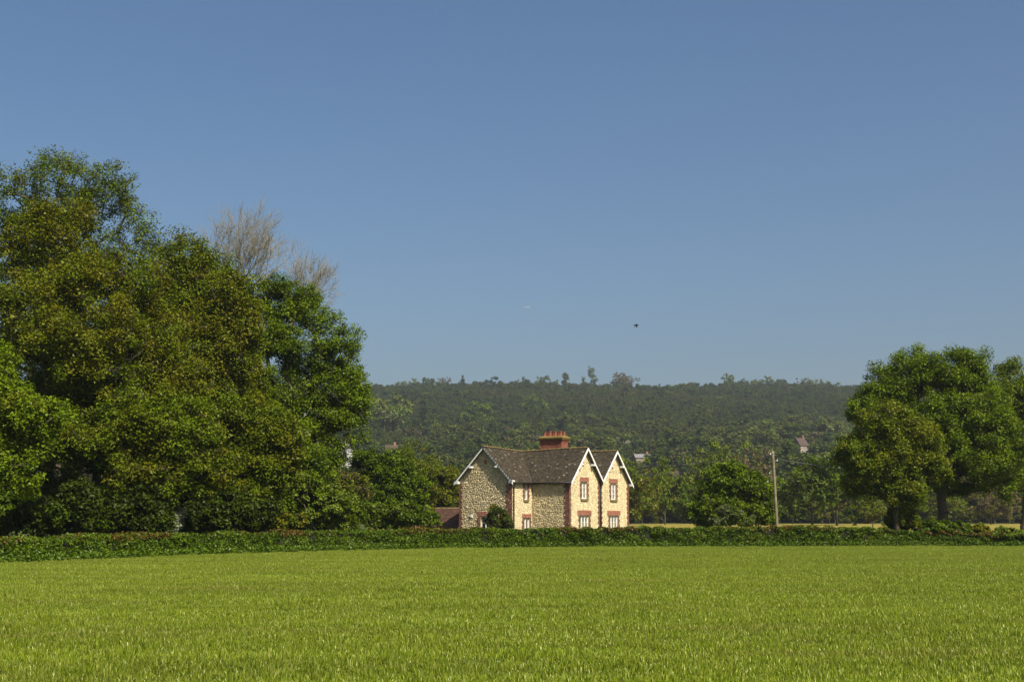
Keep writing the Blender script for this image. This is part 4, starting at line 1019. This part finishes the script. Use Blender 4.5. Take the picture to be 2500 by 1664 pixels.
for nm, sd, H, lobes, cols, ncl, per, cr in (
    ('olive', 201, 11, lobes_round(1, 11, 10), [(OLIVE, 5), (BROWN, 2), (GREEN, 3)], 110, 70, 1.0),
    ('green', 202, 11, lobes_round(2, 11, 10), [(GREEN, 6), (BRIGHT, 2), (DEEP, 2)], 110, 80, 1.0),
    ('dark', 203, 11, lobes_round(3, 11, 9, .15), [(DEEP, 6), (GREEN, 2)], 110, 80, 1.0),
    ('brown', 204, 11, lobes_round(4, 11, 10), [((.12, .09, .03), 5), (BROWN, 3), (OLIVE, 2)], 110, 45, 1.0),
    ('pale', 205, 10, lobes_round(5, 10, 9), [(PALE, 3), (GREEN, 4), (YELL, 2)], 100, 70, .95),
    ('conifer', 206, 14, lobes_cone(14, 6), [(DEEP, 4), ((.03, .05, .012), 4)], 150, 60, .7),
    ('tall', 207, 15, lobes_tall(7, 15, 5.5), [(GREEN, 4), (OLIVE, 3)], 90, 60, .85),
    ('airy', 208, 16, lobes_tall(8, 16, 6), [(GREYG, 3), (GREEN, 4)], 60, 38, .9),
    ('white', 209, 8, lobes_round(9, 8, 7), [((.36, .35, .16), 5), (OLIVE, 2)], 60, 50, .8)):
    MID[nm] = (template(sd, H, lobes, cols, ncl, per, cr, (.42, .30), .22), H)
def place(kind, name, label, px, py_top, D, cat='tree', group=None, rz=None, wid=1.0, x=None, hgt=None, dip=0.0):
    (tm, cm), H = MID[kind]
    X = at(px, HZ, D).x if x is None else x; z = gxz(X, D) - dip
    top = at(px, py_top, D).z if hgt is None else z + hgt
    s = max(.25, (top - z) / (H * .92))
    root = empty(name, (X, D, z), random.uniform(0, 6.28) if rz is None else rz); root.scale = (s * wid, s * wid, s)
    tag(root, label, cat, group)
    o = link(bpy.data.objects.new('trunk', tm), root); o = link(bpy.data.objects.new('crown', cm), root)
    return root
# trees one can pick out behind the cottage
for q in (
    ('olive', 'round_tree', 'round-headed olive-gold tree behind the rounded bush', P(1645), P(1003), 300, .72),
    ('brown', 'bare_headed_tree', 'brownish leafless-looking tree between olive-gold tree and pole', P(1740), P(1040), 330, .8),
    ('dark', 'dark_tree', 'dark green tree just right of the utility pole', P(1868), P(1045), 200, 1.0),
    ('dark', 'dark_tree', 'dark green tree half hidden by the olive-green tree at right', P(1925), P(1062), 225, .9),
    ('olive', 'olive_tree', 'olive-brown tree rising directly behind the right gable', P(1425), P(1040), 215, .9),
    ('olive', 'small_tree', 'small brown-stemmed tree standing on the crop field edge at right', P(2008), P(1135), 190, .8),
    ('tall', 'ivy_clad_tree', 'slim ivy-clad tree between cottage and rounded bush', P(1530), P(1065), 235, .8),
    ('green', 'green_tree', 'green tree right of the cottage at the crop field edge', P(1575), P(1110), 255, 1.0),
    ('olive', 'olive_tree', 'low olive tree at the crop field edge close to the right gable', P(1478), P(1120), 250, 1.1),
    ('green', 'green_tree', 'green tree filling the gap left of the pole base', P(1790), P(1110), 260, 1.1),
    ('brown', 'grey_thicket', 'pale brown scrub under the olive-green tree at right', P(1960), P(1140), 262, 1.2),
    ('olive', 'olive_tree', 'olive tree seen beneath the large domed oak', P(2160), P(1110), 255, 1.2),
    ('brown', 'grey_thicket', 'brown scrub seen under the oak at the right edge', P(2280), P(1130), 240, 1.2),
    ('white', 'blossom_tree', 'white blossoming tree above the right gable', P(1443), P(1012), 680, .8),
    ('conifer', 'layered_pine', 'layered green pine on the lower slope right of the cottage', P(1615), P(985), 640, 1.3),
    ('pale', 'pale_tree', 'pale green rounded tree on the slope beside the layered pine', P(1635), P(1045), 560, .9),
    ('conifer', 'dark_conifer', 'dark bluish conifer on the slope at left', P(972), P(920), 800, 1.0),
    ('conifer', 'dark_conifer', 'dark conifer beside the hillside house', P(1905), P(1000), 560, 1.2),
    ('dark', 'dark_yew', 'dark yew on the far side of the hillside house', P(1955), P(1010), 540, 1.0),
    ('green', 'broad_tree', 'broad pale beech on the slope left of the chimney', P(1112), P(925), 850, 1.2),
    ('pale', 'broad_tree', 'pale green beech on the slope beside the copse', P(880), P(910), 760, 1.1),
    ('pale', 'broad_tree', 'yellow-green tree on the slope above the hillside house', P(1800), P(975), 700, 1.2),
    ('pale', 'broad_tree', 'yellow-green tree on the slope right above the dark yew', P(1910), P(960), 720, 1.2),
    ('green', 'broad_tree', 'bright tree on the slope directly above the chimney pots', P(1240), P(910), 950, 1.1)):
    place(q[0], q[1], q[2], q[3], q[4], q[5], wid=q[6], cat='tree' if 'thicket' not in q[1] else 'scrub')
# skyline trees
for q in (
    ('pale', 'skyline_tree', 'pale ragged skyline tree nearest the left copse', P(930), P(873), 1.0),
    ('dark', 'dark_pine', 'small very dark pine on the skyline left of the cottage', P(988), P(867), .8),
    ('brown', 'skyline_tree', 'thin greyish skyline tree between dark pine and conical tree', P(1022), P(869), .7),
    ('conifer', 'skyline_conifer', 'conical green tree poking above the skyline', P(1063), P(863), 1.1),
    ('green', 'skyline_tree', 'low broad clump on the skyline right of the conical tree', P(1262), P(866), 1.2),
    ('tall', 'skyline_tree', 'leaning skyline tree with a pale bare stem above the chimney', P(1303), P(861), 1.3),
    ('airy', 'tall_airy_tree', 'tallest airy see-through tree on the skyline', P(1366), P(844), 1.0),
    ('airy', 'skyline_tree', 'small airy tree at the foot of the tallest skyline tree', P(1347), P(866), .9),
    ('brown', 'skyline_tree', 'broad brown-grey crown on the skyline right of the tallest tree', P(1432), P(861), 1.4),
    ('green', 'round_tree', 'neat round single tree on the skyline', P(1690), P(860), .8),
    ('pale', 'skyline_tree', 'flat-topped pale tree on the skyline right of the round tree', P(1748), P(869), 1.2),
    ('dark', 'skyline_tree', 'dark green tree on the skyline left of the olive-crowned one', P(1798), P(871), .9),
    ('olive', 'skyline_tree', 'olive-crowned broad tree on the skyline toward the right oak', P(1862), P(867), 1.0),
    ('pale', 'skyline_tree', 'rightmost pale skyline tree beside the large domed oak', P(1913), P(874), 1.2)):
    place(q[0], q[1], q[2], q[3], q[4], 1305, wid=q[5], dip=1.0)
# valley trees between crop field and hill: nothing tells these apart
rv = np.random.default_rng(71); kinds = ['olive', 'green', 'dark', 'brown', 'pale', 'olive', 'brown', 'tall', 'olive']
WORD = {'olive': 'olive crown', 'green': 'mid-green crown', 'dark': 'dark green crown', 'brown': 'thin brownish crown', 'pale': 'pale yellow-green crown', 'tall': 'slim upright crown'}
MARK = [(905, 'seen under the bright green oak'), (1040, 'behind the dark round-topped tree'), (1171, 'left of the side gable'), (1490, ''), (1585, 'just right of the right gable'), (1690, 'between cottage and rounded bush'), (1790, 'behind the left half of the rounded bush'), (1880, 'behind the right half of the rounded bush'),
        (1990, 'just right of the utility pole'), (2110, 'left of the olive-green tree trunk'), (2230, 'behind the olive-green tree'), (2360, 'under the large domed oak'), (9999, 'near the right edge')]
placed = {}
for Y, stepm, row in ((258, 5.5, 'low front fringe'), (272, 9, 'front row'), (300, 11, 'middle row'), (345, 12, 'back row')):
    x = -.37 * Y
    while x < .37 * Y:
        k = kinds[rv.integers(0, len(kinds))]
        px = 1250 + F * x / Y; mark = next(m_ for lim, m_ in MARK if px < lim)
        if px > 740 and mark:
            lowm = 1490 < px < 1640 and Y > 280
            t_ = place(k, 'valley_tree', 'x', px, 0, Y + rv.uniform(-8, 8) * (Y > 260), group='valley trees behind the cottage', x=x, hgt=rv.uniform(3.0, 5.2) if Y < 262 else rv.uniform(4.5, 6.5) if lowm else rv.uniform(7, 11.5) + (Y - 268) * .012, wid=rv.uniform(.95, 1.3))
            placed.setdefault((WORD[k], row, mark), []).append(t_)
        x += stepm * rv.uniform(.7, 1.3)
for (wd_, row, mark), ts in placed.items():
    for q, t_ in enumerate(ts):
        which = '' if len(ts) == 1 else (('left ', 'right ')[q] if len(ts) == 2 else ('leftmost ', 'second ', 'third ', 'fourth ', 'fifth ')[min(q, 4)])
        t_['label'] = f'{which}{wd_} in the valley {row} {mark}'
# woodland on the hill: one mass
WOOD = bpy.data.collections.new('woodland_crowns')
def wood_crown(seed, H, lobes, cols, ncl, per, cr, leaf):
    r = np.random.default_rng(seed); cl = sample_clumps(lobes, ncl, r, .5, 0, zmin=.5)
    c, col, out = foliage(cl, per, cr, r, cols, .8)
    o = bpy.data.objects.new('crown', leaf_mesh('crown', c, leaf[0], leaf[1], col, r, M['leaf'], up=1.0, out=out)); WOOD.objects.link(o)
HG1, HG2, HG3, HG4 = (0.074, 0.100, 0.014), (0.088, 0.106, 0.015), (0.052, 0.075, 0.014), (0.098, 0.090, 0.026)
for k, (H, lb, cols) in enumerate((
    (10, lobes_round(21, 10, 8, .1), [(HG1, 5), (HG3, 2)]), (10, lobes_round(22, 10, 8, .1), [(HG2, 5), (HG1, 2)]), (11, lobes_round(23, 11, 8, .1), [(HG3, 5), (HG1, 2)]),
    (10, lobes_round(24, 10, 8.5, .1), [(HG4, 3), (HG2, 3), (HG1, 2)]), (11, lobes_tall(25, 11, 6.5), [(HG1, 5), (HG2, 2)]), (13, lobes_cone(13, 6), [(HG3, 5), ((.045, .065, .018), 3)]),
    (10, lobes_round(26, 10, 9, .05), [((.108, .130, .018), 5), (HG2, 2)]), (10, lobes_round(27, 10, 9, .05), [((.115, .10, .042), 4), (HG4, 3)]))):
    wood_crown(300 + k, H, lb, cols, 46, 80, 1.25, (.58, .45))
pts = []; 
for Y in np.arange(372, 1400, 6.1):
    half = .42 * Y + 30
    for x in np.arange(-half, half, 6.1):
        X, YY = x + rv.uniform(-5, 5), Y + rv.uniform(-5, 5)
        px = 1250 + F * X / YY
        if px < 600: 
            if rv.random() < .5: continue
        if 430 < YY < 545 and 1550 < px < 1670: continue       # the little meadow
        if 520 < YY < 645 and 1925 < px < 1985: continue       # room in front of the hillside house
        pts.append((X, YY, gxz(X, YY) - .6))
pts = np.array(pts); n = len(pts)
nz = np.sin(pts[:, 0] * .021) + np.sin(pts[:, 1] * .017 + 2) + np.sin(pts[:, 0] * .047 + pts[:, 1] * .03) + rv.normal(0, .9, n)
pick = np.where(nz > 1.7, 3, np.where(nz > .7, 1, np.where(nz > -.6, 0, np.where(nz > -1.6, 4, 2))))
pick = np.where(rv.random(n) < .03, 5, pick)
up = np.clip((pts[:, 1] - 620) / 300, 0, 1)                   # lower slope: taller mixed trees, upper slope: even plantation
sz = (.55 + .40 * rv.random(n)) * up + (1 - up) * (.6 + .85 * rv.random(n) ** 1.5)
big = (rv.random(n) < np.where(pts[:, 1] < 820, .16, .025)) & (pts[:, 1] > 440); sz = np.where(big, sz * (1.25 + .45 * rv.random(n)), sz)
pick = np.where(big, rv.choice([6, 1, 0, 7, 6, 2], n), pick)
o = scatter_gn('hillside_woodland', pts, np.column_stack([np.zeros(n), np.zeros(n), rv.random(n) * 6.28]), np.column_stack([sz * 1.05, sz * 1.05, sz * (1 + .15 * rv.random(n))]), WOOD, pick)
tag(o, 'dense mixed woodland covering the whole far hillside', 'woodland', kind='stuff')

# ================================================================== FAR HOUSES
def far_house(name, label, px, py_base, D, wdt, dep, eav, ridge_h, rz, wall, roofm, chim_side=1, wins=(2, 2)):
    p = at(px, py_base, D); X = p.x; z = gxz(X, D) if abs(gxz(X, D) - p.z) < 6 else p.z
    root = empty(name, (X, D, p.z), rz); tag(root, label, 'house')
    drop = min(0, gxz(X, D) - p.z) - 1.0
    MB().box(-wdt / 2, wdt / 2, -dep / 2, dep / 2, drop, eav).build('wall', M[wall], root)
    m = MB(); m.prism([(-wdt / 2 - .3, -dep / 2 - .35, eav - .2), (-wdt / 2 - .3, 0, ridge_h), (-wdt / 2 - .3, dep / 2 + .35, eav - .2)], (wdt + .6, 0, 0)); rf = m.build('roof', M[roofm], root)
    MB().box(chim_side * wdt * .3 - .4, chim_side * wdt * .3 + .4, -.35, .35, eav, ridge_h + 1.0).build('chimney', M['brickwall'], rf)
    nx_, nz_ = wins
    for i in range(nx_):
        for j in range(nz_):
            xx = -wdt / 2 + wdt * (i + .5) / nx_; zz_ = .9 + j * 2.6
            if zz_ + 1.2 > eav: continue
            wn = MB().box(xx - .55, xx + .55, -dep / 2 - .06, -dep / 2 + .02, zz_, zz_ + 1.2).build('window', M['white'], root)
            MB().box(xx - .42, xx + .42, -dep / 2 - .09, -dep / 2 - .061, zz_ + .12, zz_ + 1.08).build('pane', M['black'], wn)
    MB().prism([(-wdt / 2 + .01, -dep / 2, eav - .05), (-wdt / 2 + .01, 0, ridge_h - .25), (-wdt / 2 + .01, dep / 2, eav - .05)], (wdt - .02, 0, 0)).build('gable', M[wall], root)
    return root
far_house('hillside_house', 'stone house with steep brown roof high among trees at right', P(1842), P(1046), 640, 5.2, 5, 4.2, 7.6, R(35), 'farstone', 'farroof')
far_house('white_cottage', 'small white cottage with red roof between cottage and rounded bush', P(1549), P(1116), 470, 3.2, 4, 3.0, 4.5, R(-20), 'farwhite', 'farroof')
far_house('grey_roofed_barn', 'low grey-roofed barn above the little green meadow', P(1478), P(1061), 580, 6.5, 5, 1.6, 3.0, R(8), 'farstone', 'greyroof', wins=(1, 1))
far_house('grey_roofed_barn', 'second smaller grey roof just right of the low barn', P(1508), P(1061), 585, 4.5, 4, 1.6, 2.8, R(-10), 'farstone', 'greyroof', wins=(1, 1))
far_house('stone_house', 'pale stone house glimpsed through the bright green oak', P(706), P(1000), 520, 8, 7, 6.5, 9.5, R(15), 'farstone', 'greyroof', wins=(2, 2))
far_house('white_house', 'white gabled house glimpsed below the bright green oak', P(792), P(1048), 480, 3.6, 4.2, 2.8, 4.8, R(70), 'farwhite', 'greyroof', wins=(2, 2))
far_house('white_house', 'white house tops among olive trees left of the cottage', P(900), P(1052), 500, 4, 4, 3.0, 4.4, R(10), 'farwhite', 'farroof', wins=(3, 1))
md = MB(); 
for i in range(6):
    for j in range(6):
        q = [(P(1470) + (P(1565) - P(1470)) * (i + a) / 6, 478 + 70 * (j + b) / 6) for a, b in ((0, 0), (1, 0), (1, 1), (0, 1))]
        md.add([(at(a, HZ, Y).x, Y, gxz(at(a, HZ, Y).x, Y) + .5) for a, Y in q], [(0, 1, 2, 3)])
tag(md.build('meadow', M['meadow']), kind='structure')

# ================================================================== BIRD AND AIRLINER
bp_ = at(1553.8, 793.5, 150)
bird = empty('flying_bird', bp_, R(-25)); tag(bird, 'small black bird flying above the cottage with wings lowered', 'bird')
m = MB(); m.tube([(-.24, 0, .02), (-.16, 0, 0), (-.02, 0, 0), (.12, 0, .01), (.2, 0, .03), (.27, 0, .02)], [.015, .045, .075, .06, .035, .006], 8); m.build('body', M['bird'], bird, smooth=True)
for sg in (-1, 1):
    m = MB(); m.add([(.12, sg * .04, .04), (-.08, sg * .04, .03), (.10, sg * .17, .09), (-.12, sg * .17, .07), (.02, sg * .27, -.06), (-.13, sg * .26, -.09), (-.1, sg * .30, -.26), (-.06, sg * .31, -.24)],
              [(0, 1, 3, 2), (2, 3, 5, 4), (4, 5, 6, 7)]); o = m.build('wing', M['bird'], bird); sm = o.modifiers.new('t', 'SOLIDIFY'); sm.thickness = .015
MB().prism([(-.2, -.03, .01), (-.2, .03, .01), (-.36, .07, -.03), (-.36, -.07, -.03)], (0, 0, .012)).build('tail', M['bird'], bird)
ap = at(1286.5, 750.3, 9000)
air = empty('airliner', ap, R(188)); tag(air, 'tiny white airliner far off in the sky above the hill', 'airliner')
m = MB(); m.tube([(-19, 0, 1.2), (-14, 0, .5), (-8, 0, 0), (12, 0, 0), (17, 0, -.2), (19, 0, -.6)], [.4, 1.4, 2, 2, 1.4, .2], 12); m.build('fuselage', M['plane'], air, smooth=True)
for sg in (-1, 1):
    MB().prism([(5, sg * 1.5, -.8), (-1, sg * 1.5, -.8), (-6, sg * 17, 1), (-4, sg * 17, 1)], (0, 0, .5)).build('wing', M['plane'], air)
    MB().prism([(-14.5, sg * .8, 1), (-17.5, sg * .8, 1), (-19, sg * 6, 1.6), (-17.5, sg * 6, 1.6)], (0, 0, .3)).build('tailplane', M['plane'], air)
    MB().tube([(5, sg * 6, -1.9), (4, sg * 6, -1.8), (1, sg * 6, -1.7)], [.9, 1.1, .8], 10).build('engine', M['plane'], air)
MB().prism([(-13, 0, 1.6), (-18, 0, 1.6), (-20.5, 0, 7.5), (-18.3, 0, 7.5)], (0, .3, 0)).build('tail_fin', M['plane'], air)

# ================================================================== HAZE
m, n, l = newmat('thin_haze'); n.remove(n['Principled BSDF'])
pv = n.new('ShaderNodeVolumePrincipled'); pv.inputs['Color'].default_value = (0.80, 0.88, 1.0, 1); pv.inputs['Density'].default_value = 0.00013
pv.inputs['Anisotropy'].default_value = 0.2
l.new(pv.outputs[0], n['Material Output'].inputs['Volume'])
hz = MB().box(-1450, 1450, -450, 2350, -1.5, 165).build('haze', m); hz['kind'] = 'stuff'
hz['label'] = 'thin pale haze lying over the whole valley'; hz['category'] = 'haze'
